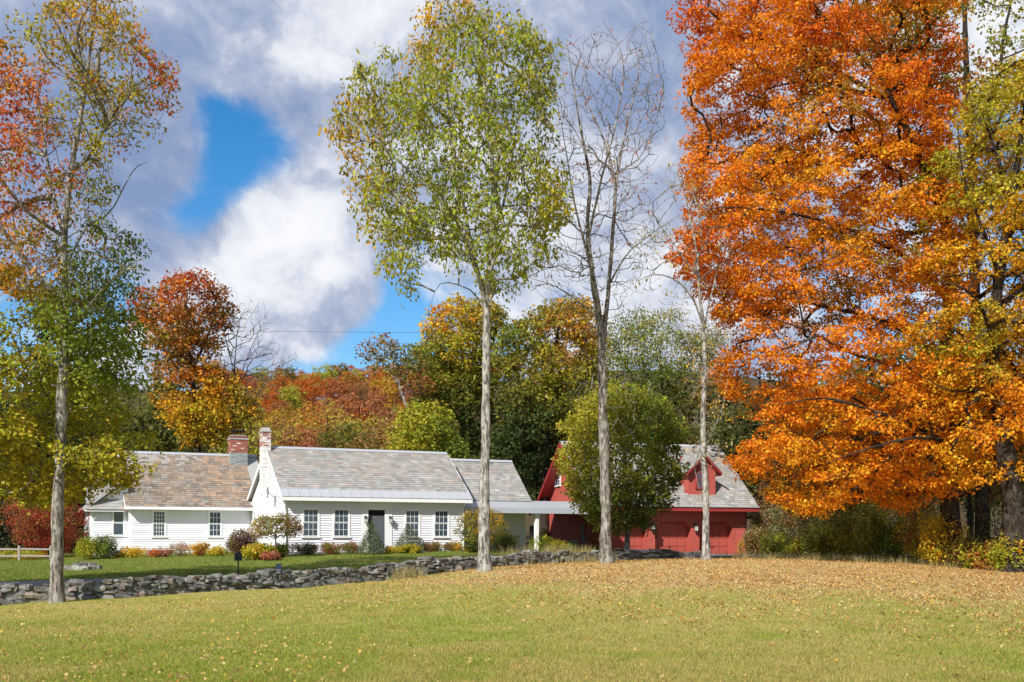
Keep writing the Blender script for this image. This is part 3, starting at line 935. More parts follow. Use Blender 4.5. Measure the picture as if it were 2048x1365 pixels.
tree("maple_tree", "golden yellow maple with thick dark leaning trunk at the right edge", "tree", 39.5,
     [(2036, 1140), (2030, 1040), (2015, 930), (2000, 820), (1986, 720), (1992, 600), (2010, 480), (2030, 360), (2050, 220)], .42, .07,
     limbs=[([(1988, 740), (1930, 780, -.6), (1880, 790, -1), (1820, 770, -1.5), (1760, 745, -2)], .05, .008), ([(1988, 700), (1930, 640, -1.5), (1870, 610, -2.5), (1800, 600, -3)], .08, .012), ([(2000, 560), (1940, 470, -1), (1890, 380, -1.6), (1870, 290, -2)], .09, .012),
            ([(2010, 480), (2080, 380, -1), (2140, 280, -1)], .12, .02), ([(2020, 400), (1990, 300, 0), (1960, 220, 0)], .09, .015), ([(1990, 620), (2080, 560, 1), (2180, 520, 1)], .12, .02),
            ([(1960, 665, -1), (1900, 700, -1.5), (1850, 690, -1.6), (1800, 660, -1.7)], .028, .005)],
     poly=[(1790, 600), (1830, 520), (1850, 430), (1850, 330), (1900, 270), (1940, 170), (2010, 130), (2060, 110), (2250, 90), (2250, 900), (2060, 780), (2020, 720), (1960, 690), (2040, 800), (2100, 880), (2050, 950), (1980, 985), (1920, 950), (1880, 870), (1860, 780), (1850, 700), (1780, 660)],
     thick=3.6, n=940, spacing=.36, gapn=.26, gscale=.6, gaps=[(1890, 470, 40), (1960, 620, 26), (2010, 560, 24), (1900, 600, 20), (2020, 400, 22)],
     anchors=[(1900, 350, 'YG'), (1980, 250, 'YG'), (1950, 320, 'LG'), (2000, 300, 'GOLD'), (2040, 180, 'YEL'), (1920, 420, 'YG'), (2000, 430, 'GOLD'), (2040, 350, 'YG'), (1870, 560, 'GOLD'), (1960, 550, 'GOLD'), (2030, 600, 'GOLD'), (1950, 830, 'OR'), (1920, 860, 'GOLD'), (2020, 880, 'OR'), (1980, 950, 'GOLD'), (1830, 620, 'OR'), (1900, 690, 'YG'), (1950, 640, 'YG'), (1980, 180, 'YG')],
     sigma=55, leaf=dict(L=.12, Wd=.10, hang=.3, flatness=.22, up=.85, droop=.2), per=64, Rc=.44, bark=BARK_DARK, seed=17, macro=(1.5, 1.2, 0.5), start=.4, r_b=.1)

tree("maple_tree", "dark green and gold open tree behind the orange maple at the top right", "tree", 52.0,
     [(1965, 1120), (1960, 900), (1950, 600), (1945, 380), (1935, 200), (1930, 40), (1930, -100)], .32, .08,
     limbs=[([(1945, 420), (1900, 280, 1), (1860, 120, 1.5), (1830, -30, 2)], .13, .03), ([(1940, 330), (1990, 200, 0), (2010, 60, 0), (2040, -60, 0)], .13, .03), ([(1945, 480), (2040, 380, 1), (2120, 260, 1)], .1, .03)],
     poly=[(1700, -80), (1760, 60), (1790, 200), (1830, 320), (1780, 500), (1850, 640), (2000, 700), (2250, 600), (2250, -80)], thick=4.5, n=520, spacing=.6, gapn=.46, gscale=.45, gaps=[(1930, 90, 50), (1990, 140, 44), (2010, 70, 30), (1880, 150, 26)],
     anchors=[(1800, 60, 'OLIVE'), (1900, 60, 'GRN'), (2000, 60, 'YG'), (1850, 200, 'OLIVE'), (1950, 300, 'RUST'), (1900, 500, 'DG'), (1800, 560, 'BRN'), (2050, 250, 'YG')], sigma=70,
     leaf=dict(L=.18, Wd=.15, hang=.3, flatness=.3), per=46, Rc=.65, bark=BARK_DARK, seed=18, start=.35, r_b=.1)

tree("maple_tree", "round dense green maple standing right in front of the red garage", "tree", 51.5,
     [(1254, 1110), (1254, 1080), (1255, 1040), (1250, 980), (1248, 900), (1245, 820)], .15, .04,
     limbs=[([(1254, 1045), (1220, 990, -.5), (1180, 940, -1)], .06, .015), ([(1254, 1045), (1290, 980, -.5), (1325, 920, -1)], .06, .015), ([(1252, 1010), (1270, 920, 1), (1300, 850, 1.4)], .06, .015)],
     poly=[(1120, 925), (1135, 880), (1124, 850), (1152, 822), (1160, 795), (1190, 790), (1215, 762), (1240, 778), (1280, 768), (1300, 795), (1330, 800), (1345, 838), (1372, 870), (1355, 905), (1368, 950), (1338, 985), (1345, 1015), (1310, 1030), (1300, 1065), (1262, 1050), (1230, 1068), (1190, 1050), (1160, 1020), (1135, 980)],
     thick=2.7, n=800, spacing=.28, gapn=.30, gscale=.8,
     anchors=[(1140, 850, 'YG'), (1200, 790, 'YG'), (1280, 800, 'LG'), (1145, 930, 'YG'), (1230, 900, 'LG'), (1320, 850, 'GRN'), (1260, 850, 'GRN'), (1200, 870, 'LG'), (1300, 950, 'LG'), (1330, 930, 'GRN'), (1220, 1000, 'GRN'), (1300, 1000, 'DG'), (1170, 990, 'OLIVE'), (1250, 1050, 'OLIVE'), (1180, 830, 'YG')],
     sigma=50, leaf=dict(L=.13, Wd=.11, hang=.3, flatness=.32, up=.7), per=42, Rc=.36, bark=BARK_GREY, seed=19, macro=(1.0, 0.9, 0.62), start=.3)

# -- trees right behind the house ----------------------------------
tree("maple_tree", "tall gold topped maple behind the right end of the white roof", "tree", 76.0,
     [(925, 1085), (925, 960), (925, 800), (925, 700), (930, 640)], .3, .06,
     limbs=[([(925, 850), (880, 780, 0), (860, 720, 0)], .12, .03), ([(925, 800), (965, 740, 0), (985, 680, 0)], .12, .03)],
     poly=[(830, 720), (845, 650), (865, 640), (880, 612), (925, 598), (950, 605), (985, 600), (1012, 635), (995, 680), (1015, 760), (1000, 860), (980, 910), (850, 910), (815, 860), (835, 780)], thick=4.5, n=620, spacing=.46, gapn=.2, gscale=.4,
     anchors=[(880, 630, 'GOLD'), (870, 620, 'OR'), (940, 620, 'YG'), (985, 640, 'OLIVE'), (870, 700, 'GRN'), (940, 720, 'YG'), (900, 790, 'OLIVE'), (980, 780, 'GRN'), (880, 860, 'GRN'), (960, 860, 'DG'), (920, 680, 'YG')], sigma=45,
     leaf=dict(L=.22, Wd=.18, hang=.25, flatness=.24, up=.85, droop=.25), per=34, Rc=.72, bark=BARK_DARK, seed=21, macro=(2.1, 1.6, 0.85), start=.3)
tree("maple_tree", "broad olive and gold maple between the slender green tree and the bare tree", "tree", 72.0,
     [(1090, 1085), (1090, 950), (1095, 800), (1110, 700), (1120, 640)], .3, .06,
     limbs=[([(1092, 860), (1040, 770, 0), (1020, 700, 0)], .12, .03), ([(1095, 820), (1150, 740, 0), (1170, 660, 0)], .12, .03)],
     poly=[(990, 700), (1020, 650), (1060, 635), (1085, 612), (1130, 600), (1170, 605), (1195, 630), (1200, 700), (1215, 800), (1180, 860), (1130, 900), (1060, 940), (1000, 900), (1010, 800)], thick=4.5, n=760, spacing=.46, gapn=.2, gscale=.4,
     anchors=[(1040, 660, 'GRN'), (1100, 620, 'OLIVE'), (1150, 640, 'GOLD'), (1080, 700, 'YG'), (1140, 710, 'YG'), (1040, 760, 'OLIVE'), (1110, 790, 'YG'), (1170, 780, 'OLIVE'), (1080, 860, 'DG'), (1150, 840, 'DG'), (1030, 860, 'DG'), (1120, 660, 'RUST')], sigma=40,
     leaf=dict(L=.21, Wd=.17, hang=.25, flatness=.24, up=.85, droop=.25), per=34, Rc=.7, bark=BARK_DARK, seed=22, macro=(2.1, 1.6, 0.85), start=.3)
tree("willow_tree", "tall soft green tree behind the red garage roof", "tree", 84.0,
     [(1330, 1085), (1330, 950), (1325, 800), (1320, 700)], .3, .06, limbs=[([(1328, 850), (1260, 750, 0), (1230, 680, 0)], .12, .03), ([(1328, 830), (1400, 740, 0), (1430, 690, 0)], .12, .03)],
     poly=[(1185, 680), (1215, 640), (1260, 620), (1310, 630), (1350, 622), (1400, 640), (1440, 660), (1470, 720), (1500, 790), (1510, 900), (1400, 920), (1300, 880), (1190, 880), (1175, 780)], thick=4.5, n=800, spacing=.46, gapn=.2, gscale=.4,
     anchors=[(1230, 650, 'GREYG'), (1300, 650, 'GRN'), (1380, 680, 'OLIVE'), (1250, 750, 'GRN'), (1290, 690, 'YG'), (1330, 760, 'GRN'), (1420, 780, 'OLIVE'), (1450, 860, 'GOLD'), (1230, 850, 'DG'), (1330, 860, 'DG'), (1480, 850, 'OLIVE'), (1360, 650, 'STRAW')], sigma=45,
     leaf=dict(L=.22, Wd=.11, hang=.4, flatness=.35, up=.6), per=36, Rc=.72, bark=BARK_DARK, seed=23, macro=(2.1, 1.6, 0.85), start=.3)
tree("maple_tree", "small sparse orange tree with pale leaning trunk behind the white roof", "tree", 70.0,
     [(830, 1000), (822, 850), (808, 800), (795, 760), (790, 720), (785, 690)], .12, .025,
     limbs=[([(800, 775), (770, 730, 0), (745, 700, 0)], .05, .015), ([(798, 765), (830, 730, 0), (860, 705, 0)], .05, .015)],
     poly=[(718, 720), (722, 685), (755, 680), (762, 665), (785, 680), (800, 690), (845, 690), (865, 720), (850, 745), (870, 780), (820, 790), (800, 750), (760, 740)], thick=1.8, n=170, spacing=.4, gapn=.42, gscale=.7,
     anchors=[(740, 690, 'RUST'), (765, 675, 'RUST'), (780, 720, 'OLIVE'), (830, 710, 'GRN'), (850, 770, 'RUST'), (745, 720, 'OLIVE')], sigma=30,
     leaf=dict(L=.18, Wd=.14, hang=.3, flatness=.28), per=16, Rc=.42, bark=BARK_PALE, seed=24, start=.4)
tree("maple_tree", "low rounded yellow green tree peeking over the middle of the white roof", "tree", 64.0,
     [(850, 1090), (850, 960), (850, 880)], .15, .05,
     poly=[(775, 920), (790, 870), (800, 840), (830, 812), (870, 808), (895, 830), (905, 860), (935, 900), (935, 930)], thick=3, n=330, spacing=.45, gapn=.15, gscale=.6,
     anchors=[(820, 830, 'YG'), (870, 820, 'YG'), (850, 860, 'LG'), (900, 880, 'GRN'), (810, 880, 'YG')], sigma=35, leaf=dict(L=.18, Wd=.15, hang=.3, flatness=.3), per=36, Rc=.55, bark=BARK_DARK, seed=25, macro=(1.2, 1.0, 0.6), start=.3)
tree("maple_tree", "red topped orange maple behind the left wing of the white house", "tree", 66.0,
     [(400, 1085), (398, 950), (392, 850), (385, 760), (375, 680), (370, 600)], .25, .05,
     limbs=[([(392, 850), (440, 780, 0), (450, 720, 0)], .1, .02), ([(388, 780), (330, 700, 0), (310, 630, 0)], .1, .02), ([(385, 740), (420, 660, 0), (430, 600, 0)], .1, .02)],
     poly=[(262, 640), (275, 590), (300, 575), (330, 580), (350, 552), (405, 548), (440, 570), (458, 610), (452, 650), (435, 690), (440, 740), (470, 765), (510, 790), (512, 830), (480, 860), (450, 890), (380, 890), (340, 840), (300, 760), (285, 700)], thick=3.4, n=640, spacing=.38, gapn=.2, gscale=.5,
     anchors=[(290, 590, 'RED'), (370, 555, 'RED'), (420, 575, 'RUST'), (340, 600, 'RUST'), (400, 620, 'RUST'), (370, 620, 'OR'), (310, 620, 'GRN'), (330, 700, 'GRN'), (450, 640, 'OLIVE'), (420, 680, 'OLIVE'), (320, 650, 'OR'), (440, 640, 'RUST'), (380, 680, 'RUST'), (410, 730, 'OR'), (350, 740, 'BRN'), (460, 790, 'GOLD'), (420, 840, 'YG'), (490, 820, 'OLIVE'), (380, 850, 'GOLD'), (300, 680, 'DG')], sigma=38,
     leaf=dict(L=.19, Wd=.16, hang=.28, flatness=.26, up=.8, droop=.2), per=30, Rc=.58, bark=BARK_DARK, seed=26, macro=(1.5, 1.15, 0.6), start=.35)
tree("bare_tree", "leafless grey tree rising above the red brick chimney", "tree", 68.0,
     [(470, 1085), (468, 950), (465, 880), (468, 800), (470, 720), (475, 660)], .14, .015,
     limbs=[([(466, 850), (480, 760, 0), (505, 690, 0), (530, 640, 0)], .05, .008), ([(467, 880), (510, 800, 0), (550, 740, 0), (595, 715, 0)], .05, .008), ([(470, 760), (455, 690, 0), (440, 640, 0)], .04, .008)],
     poly=[(425, 680), (440, 630), (480, 610), (530, 605), (545, 640), (560, 690), (605, 710), (560, 770), (510, 840), (465, 850), (450, 760)], thick=2, n=380, spacing=.38, bf=.42, r_tip=.008, r_b=.04, bark=BARK_GREY, seed=27, leafy=0.06, per=3, Rc=.3,
     anchors=[(500, 700, 'RUST')], leaf=dict(L=.16, Wd=.1), start=.45, wig=.09)
tree("ornamental_tree", "small olive ornamental tree on a thin stem beside the white chimney", "tree", 49.6,
     [(552, 1109), (552, 1090), (551, 1070), (553, 1055)], .045, .02,
     limbs=[([(552, 1080), (535, 1070, -.2), (520, 1062, -.3)], .02, .008), ([(552, 1078), (570, 1066, -.2), (585, 1058, -.3)], .02, .008)],
     poly=[(503, 1058), (512, 1040), (535, 1030), (570, 1030), (592, 1038), (604, 1055), (596, 1068), (570, 1072), (545, 1068), (520, 1076), (506, 1070)], thick=1.0, n=150, spacing=.17, gapn=.2, gscale=1.6,
     anchors=[(520, 1050, 'OLIVE'), (560, 1040, 'OLIVE'), (590, 1055, 'BRN'), (540, 1060, 'YG'), (520, 1068, 'RUST')], sigma=20, leaf=dict(L=.085, Wd=.05, hang=.4, flatness=.4), per=30, Rc=.2, bark=BARK_GREY, seed=28, start=.35, sink=.1)
tree("ornamental_tree", "small rounded golden olive tree half hidden by the slender pale trunk", "tree", 53.0,
     [(960, 1104), (960, 1085), (960, 1065), (960, 1050)], .05, .02, limbs=[([(960, 1085), (940, 1070, 0), (925, 1060, 0)], .02, .008), ([(960, 1085), (985, 1068, 0), (1000, 1058, 0)], .02, .008)],
     poly=[(908, 1055), (915, 1035), (940, 1020), (975, 1018), (1000, 1026), (1017, 1050), (1008, 1072), (985, 1078), (965, 1085), (962, 1100), (930, 1100), (928, 1075), (912, 1066)], thick=1.1, n=190, spacing=.17, gapn=.2, gscale=1.6,
     anchors=[(930, 1035, 'OLIVE'), (980, 1030, 'GOLD'), (1005, 1050, 'OLIVE'), (950, 1050, 'YG'), (940, 1085, 'DG'), (990, 1060, 'OLIVE'), (960, 1030, 'BRN')], sigma=20, leaf=dict(L=.085, Wd=.055, hang=.35, flatness=.35), per=32, Rc=.2, bark=BARK_GREY, seed=29, start=.35, sink=.1)


# -- forest trees: a few kinds, each copied ------------------------
def kind_tree(kind, seed, h=13.0, rad=4.0, n=150, per=26, leafs=.30):
    """one mesh for a far tree: trunk + branches + leaves, standing at the origin"""
    rs = np.random.default_rng(seed)
    lines = [(np.array([(0, 0, -.6), (.1, 0, h * .3), (-.1, .1, h * .6), (0, 0, h * .92)]), h * .014, .03)]
    parts, nodes, plen = trunk_arrays(lines, rs, 8)
    if kind == 'conifer':
        A = []
        for zf in np.linspace(.08, .99, 24):
            rr = rad * (1 - zf) ** .85 * rs.uniform(.8, 1.1) + .12
            k_ = max(3, int(9 * (1 - zf) + 4))
            for a in np.arange(k_) * 2 * np.pi / k_ + rs.uniform(0, 6):
                for q in (.5, 1.0):
                    r_ = rr * q * rs.uniform(.8, 1.1)
                    A.append((np.cos(a) * r_, np.sin(a) * r_, h * zf - r_ * .22))
        A = np.array(A)
        lk = dict(L=leafs * 1.2, Wd=leafs * .5, hang=.25, flatness=.16, up=.9, droop=.3)
        Rc = rad * .2
    elif kind == 'bare':
        A = ell_points([(0, 0, h * .68, rad * .8, rad * .8, h * .32)], n, rs, .35)
        lk, Rc = dict(L=leafs, Wd=leafs * .6), .3
    else:
        cs = [(0, 0, h * .62, rad, rad, h * .36)] + [(rs.normal() * rad * .45, rs.normal() * rad * .45, h * rs.uniform(.4, .8), rad * .55, rad * .55, h * .17) for _ in range(5)]
        A = ell_points(cs, n, rs, rad * .14, gapn=.28, gscale=1.6 / rad, macro=(rad * .42, rad * .36, rad * .2))
        lk = dict(L=leafs, Wd=leafs * .85, hang=.25, flatness=.26, up=.85, droop=.2)
        Rc = rad * .22
    N0, PL = nodes[0][2:], plen[0][2:] * .6
    pts, par, cnt = grow(N0, PL, A, .35)
    cnt[:len(N0)] = 1
    br = branch_arrays(pts, par, cnt, .012, h * .006, len(N0), rs)
    v1, q1 = join(parts + br)
    if kind != 'bare':
        cols = np.ones((len(A), 3)) * np.exp(rs.normal(size=(len(A), 1)) * .18)
        v2, q2, c2 = leaf_arrays(A, cols, rs, per, Rc, jit=.2, hue=.12, **lk)
    else:
        v2, q2, c2 = np.zeros((0, 3)), np.zeros((0, 4), int), np.zeros((0, 3))
    V = np.concatenate([v1, v2])
    me = bpy.data.meshes.new(kind)
    me = fast_mesh("forest_" + kind, V, [q1, q2 + len(v1)] if len(q2) else [q1], np.concatenate([np.ones((len(v1), 3)) * .06, c2]))
    me.materials.append(BARK_DARK)
    me.materials.append(LEAFO if kind != 'conifer' else LEAFO)
    mi = np.concatenate([np.zeros(len(q1), np.int32), np.ones(len(q2), np.int32)])
    me.polygons.foreach_set("material_index", mi)
    return me


BROAD = [kind_tree('broadleaf', 40 + i, 13, 4.2, 170, 26, .30) for i in range(3)]
FAR = [kind_tree('broadleaf', 50 + i, 11, 3.6, 90, 20, .42) for i in range(3)]
CONIF = [kind_tree('conifer', 60 + i, 14, 3.2, 0, 18, .30) for i in range(2)]
BAREM = [kind_tree('bare', 65, 11, 3.4, 130)]
FOREST_COLS = {k_: tuple(np.minimum(np.array(v_) * 1.35, .8)) for k_, v_ in dict(orange=(.50, .15, .02), gold=(.50, .27, .03), rust=(.36, .15, .06), olive=(.17, .15, .028), green=(.10, .125, .025), yellow=(.40, .33, .04), red=(.36, .06, .02), brown=(.28, .16, .075), dark=(.035, .055, .018)).items()}


def put_tree(name, me, x, y, s, col, label, group, rs):
    o = link(name, me)
    o.location = (x, y, gz(x, y) - .1)
    o.rotation_euler = (0, 0, rs.uniform(0, 6.28))
    o.scale = (s * rs.uniform(.9, 1.1), s * rs.uniform(.9, 1.1), s * rs.uniform(.88, 1.12))
    o.color = tuple(np.clip(np.array(FOREST_COLS[col]) * np.exp(rs.normal(size=3) * .08), 0, 1)) + (1,)
    return tag(o, label, "tree", group)


rs = np.random.default_rng(5)
LAB = dict(orange="orange leaved tree among many on the far hillside", gold="golden leaved tree among many on the far hillside", rust="rust brown tree among many on the far hillside", olive="olive green tree among many on the far hillside",
           yellow="pale yellow tree among many on the far hillside", brown="brown tree among many on the far hillside", red="deep red tree among many on the far hillside", green="green tree among many on the far hillside")
# hillside seen in the gap over the roof (and a little to each side)
hk = ['orange', 'orange', 'orange', 'gold', 'gold', 'gold', 'rust', 'rust', 'olive', 'yellow', 'yellow', 'brown', 'orange']
for row, Yd in enumerate((225, 242, 260, 278, 296, 314, 332, 350, 368, 386, 404, 422, 440, 458, 476, 494)):
    sp = 7.2 if row < 11 else 8.5
    x0, x1 = (430 - CX) / F * Yd, ((930 if row < 11 else 1180) - CX) / F * Yd
    for k, xx in enumerate(np.arange(x0, x1, sp)):
        kk = hk[int(rs.integers(len(hk)))]
        hx = xx / Yd * F + CX
        where = "left of the white chimney" if hx < 540 else "over the white roof's left half" if hx < 720 else "over the white roof's right half" if hx < 900 else "behind the slender green tree" if hx < 1120 else "behind the red garage" if hx < 1450 else "far behind the orange maple"
        high = "low on" if Yd < 310 else "halfway up" if Yd < 410 else "near the top of"
        lab_ = LAB[kk].replace("among many on the far", high + " the far") + " " + where
        put_tree("hill_tree", FAR[int(rs.integers(3))], xx + rs.normal() * 1.6, Yd + rs.normal() * 5, rs.uniform(.75, 1.15), kk, lab_, lab_, rs)
# belt of trees close behind the houses and in the wood on the right
belt = []
for xx in np.arange(-44, -21, 4.2):
    belt.append((xx, 80 + rs.normal() * 4, rs.choice(['dark', 'green', 'olive', 'dark']), 'c' if rs.uniform() < .5 else 'b', rs.uniform(.8, 1.05)))
for xx in np.arange(-4, 20, 4.4):
    belt.append((xx, 92 + rs.normal() * 4, rs.choice(['green', 'olive', 'yellow', 'rust', 'green']), 'b', rs.uniform(.62, .85)))
for xx in np.arange(14, 46, 3.6):
    belt.append((xx, 78 + rs.normal() * 5, rs.choice(['green', 'olive', 'brown', 'yellow', 'dark']), 'b', rs.uniform(.8, 1.15)))
for xx in np.arange(18, 40, 4.0):
    belt.append((xx, 62 + rs.normal() * 2.5, rs.choice(['olive', 'green', 'dark', 'brown', 'dark']), 'b', rs.uniform(.75, 1.0)))
for xx in np.arange(-40, -21, 3.4):
    belt.append((xx, 65 + rs.normal() * 2, rs.choice(['dark', 'dark', 'green']), 'c', rs.uniform(.7, .95)))
for (hx, yy, kk, s) in ((1045, 74, 'green', .62), (1075, 86, 'dark', .85), (1520, 74, 'olive', .55), (1565, 70, 'brown', .5), (1610, 76, 'olive', .6), (1650, 70, 'green', .55), (1700, 74, 'yellow', .5), (1750, 68, 'olive', .55), (1470, 84, 'yellow', .7), (1830, 66, 'brown', .5), (500, 96, 'yellow', .8), (560, 100, 'brown', .82), (612, 97, 'rust', .74), (655, 102, 'yellow', .86), (700, 95, 'olive', .74), (742, 99, 'yellow', .85), (780, 92, 'rust', .8), (530, 108, 'olive', .95), (640, 112, 'orange', .95), (720, 110, 'rust', 1.0), (590, 116, 'gold', .95), (1960, 62, 'dark', .8), (2010, 60, 'olive', .75), (2060, 63, 'dark', .8)):
    belt.append(((hx - CX) / F * yy, yy, kk, 'b', s))
for (xx, yy, kk, ty, s) in belt:
    side = "behind the left wing" if xx < -14 else ("behind the houses" if xx < 14 else "in the wood right of the garage")
    colw = dict(orange="orange", gold="golden", dark="very dark green", green="green", olive="olive green", yellow="pale yellow", rust="rust brown", brown="brown")[str(kk)]
    ty_w = "conifer" if ty == 'c' else "broadleaf tree"
    hx = xx / yy * F + CX
    if xx < -14:
        side = "at the far left edge" if hx < 60 else "behind the red burning bush" if hx < 190 else "behind the left wing roof" if hx < 420 else "behind the two chimneys"
    elif xx < 14:
        side = "behind the right end of the white roof" if hx < 1050 else "behind the breezeway" if hx < 1180 else "behind the red garage roof"
    else:
        side = "behind the red garage roof" if hx < 1440 else "just right of the red garage" if hx < 1560 else "under the low orange boughs" if hx < 1750 else "behind the orange maple trunk" if hx < 1960 else "behind the leaning dark trunk at the right"
    colw_n = "nearer " if yy < 72 else "farther "
    put_tree("conifer_tree" if ty == 'c' else "forest_tree", CONIF[int(rs.integers(2))] if ty == 'c' else BROAD[int(rs.integers(3))], xx, yy, s, str(kk), f"{colw_n}{colw} {ty_w} {side}", f"{colw_n}{colw} {ty_w}s {side}", rs)

# ------------------------------------------------------------------ white house
TH = R(24)
U, Vv = (math.cos(TH), math.sin(TH)), (-math.sin(TH), math.cos(TH))
HO = (-10.30, 51.5, 1.05)
house = empty("white_house", HO, TH, "long low white clapboard house with slate roofs and two chimneys", "house")


def loc_x(pxx, v, o=HO, th=TH):
    t_ = (pxx - CX) / F
    c_, s_ = math.cos(th), math.sin(th)
    return (t_ * (o[1] + c_ * v) - o[0] + s_ * v) / (c_ - t_ * s_)


def loc_y(pxx, x, o=HO, th=TH):
    t_ = (pxx - CX) / F
    c_, s_ = math.cos(th), math.sin(th)
    return (t_ * (o[1] + s_ * x) - o[0] - c_ * x) / (-s_ - t_ * c_)


def loc_z(pyy, x, v, o=HO, th=TH):
    D_ = o[1] + math.sin(th) * x + math.cos(th) * v
    return EYE + (HOR - pyy) / F * D_ - o[2]


# clapboards: one board mesh of unit length shared by all, scaled to length
EXPO = 0.112
bv = [(0, 0, 0), (1, 0, 0), (1, 0, EXPO + .012), (0, 0, EXPO + .012), (0, -.045, 0), (1, -.045, 0), (1, -.006, EXPO + .012), (0, -.006, EXPO + .012)]
BOARD = bpy.data.meshes.new("clapboard")
BOARD.from_pydata(bv, [], [(4, 5, 6, 7), (0, 1, 5, 4), (3, 7, 6, 2), (0, 4, 7, 3), (1, 2, 6, 5)])
BOARD.materials.append(WHITE)


def boards(parent, x0, x1, y, z0, z1, holes=(), rot=0, ox=0.0, clip=None):
    """boards along local x on plane y (rot: along local y on plane x=ox); clip(z) gives the run at that height"""
    z = z0
    while z < z1 - .03:
        a, b_ = (x0, x1) if clip is None else clip(z + EXPO)
        segs = [(a, b_)]
        for (h0, h1, hz0, hz1) in holes:
            if z + EXPO > hz0 and z < hz1:
                segs = [s_ for (p, q) in segs for s_ in ((p, min(q, h0)), (max(p, h1), q)) if s_[1] - s_[0] > .03]
        for (p, q) in segs:
            if q - p < .05:
                continue
            o = link("clapboard", BOARD, parent)
            if rot:
                o.location = (ox, q, z)
                o.rotation_euler = (0, 0, R(-90))
            else:
                o.location = (p, y, z)
            o.scale = (q - p, 1, 1)
        z += EXPO


def window(parent, x0, x1, z0, z1, y, cols=3, rows=2, rot=0, ox=0.0, frame_mat=None, name="window", cw=.07):
    """double-hung window standing in plane y, casing proud of the boards"""
    fm = frame_mat or TRIM
    W_, H_ = x1 - x0, z1 - z0
    g_ = Geo()
    g_.box(-cw, 0, -.045, .03, -.02, H_ + cw).box(W_, W_ + cw, -.045, .03, -.02, H_ + cw).box(0, W_, -.045, .03, H_, H_ + cw)
    g_.box(-cw - .03, W_ + cw + .03, -.085, .03, -.07, -.02)
    fr = g_.build(name, fm, parent)
    if rot:
        fr.location, fr.rotation_euler = (ox, x0 + W_, z0), (0, 0, R(-90))
    else:
        fr.location = (x0, y, z0)
    for i, (a, b_, yy) in enumerate(((0, H_ / 2 + .015, -.012), (H_ / 2 + .018, H_, -.030))):
        s_ = Geo()
        t_ = .032
        s_.box(0, t_, yy - .012, yy + .012, a, b_).box(W_ - t_, W_, yy - .012, yy + .012, a, b_).box(t_, W_ - t_, yy - .012, yy + .012, a, a + t_).box(t_, W_ - t_, yy - .012, yy + .012, b_ - t_, b_)
        for c_ in range(1, cols):
            xx = t_ + (W_ - 2 * t_) * c_ / cols
            s_.box(xx - .008, xx + .008, yy - .009, yy + .009, a + t_, b_ - t_)
        for r_ in range(1, rows):
            zz = a + t_ + (b_ - a - 2 * t_) * r_ / rows
            s_.box(t_, W_ - t_, yy - .0085, yy + .0085, zz - .008, zz + .008)
        s_.build("sash", fm, fr)
        Geo().box(t_, W_ - t_, yy + .001, yy + .004, a + t_, b_ - t_).build("pane", GLASS, fr)
    return fr


def slate_color(rs_, kind):
    if kind == 'tan':
        pal = [(.26, .20, .15), (.22, .178, .138), (.29, .228, .17), (.31, .22, .155), (.19, .163, .138), (.275, .235, .19), (.235, .21, .18)]
    else:
        pal = [(.315, .295, .27), (.30, .295, .265), (.335, .305, .28), (.295, .30, .275), (.345, .325, .30), (.34, .285, .245), (.31, .305, .30), (.285, .27, .25)]
    c_ = np.array(pal[int(rs_.integers(len(pal)))])
    return c_ * math.exp(rs_.normal() * .11)


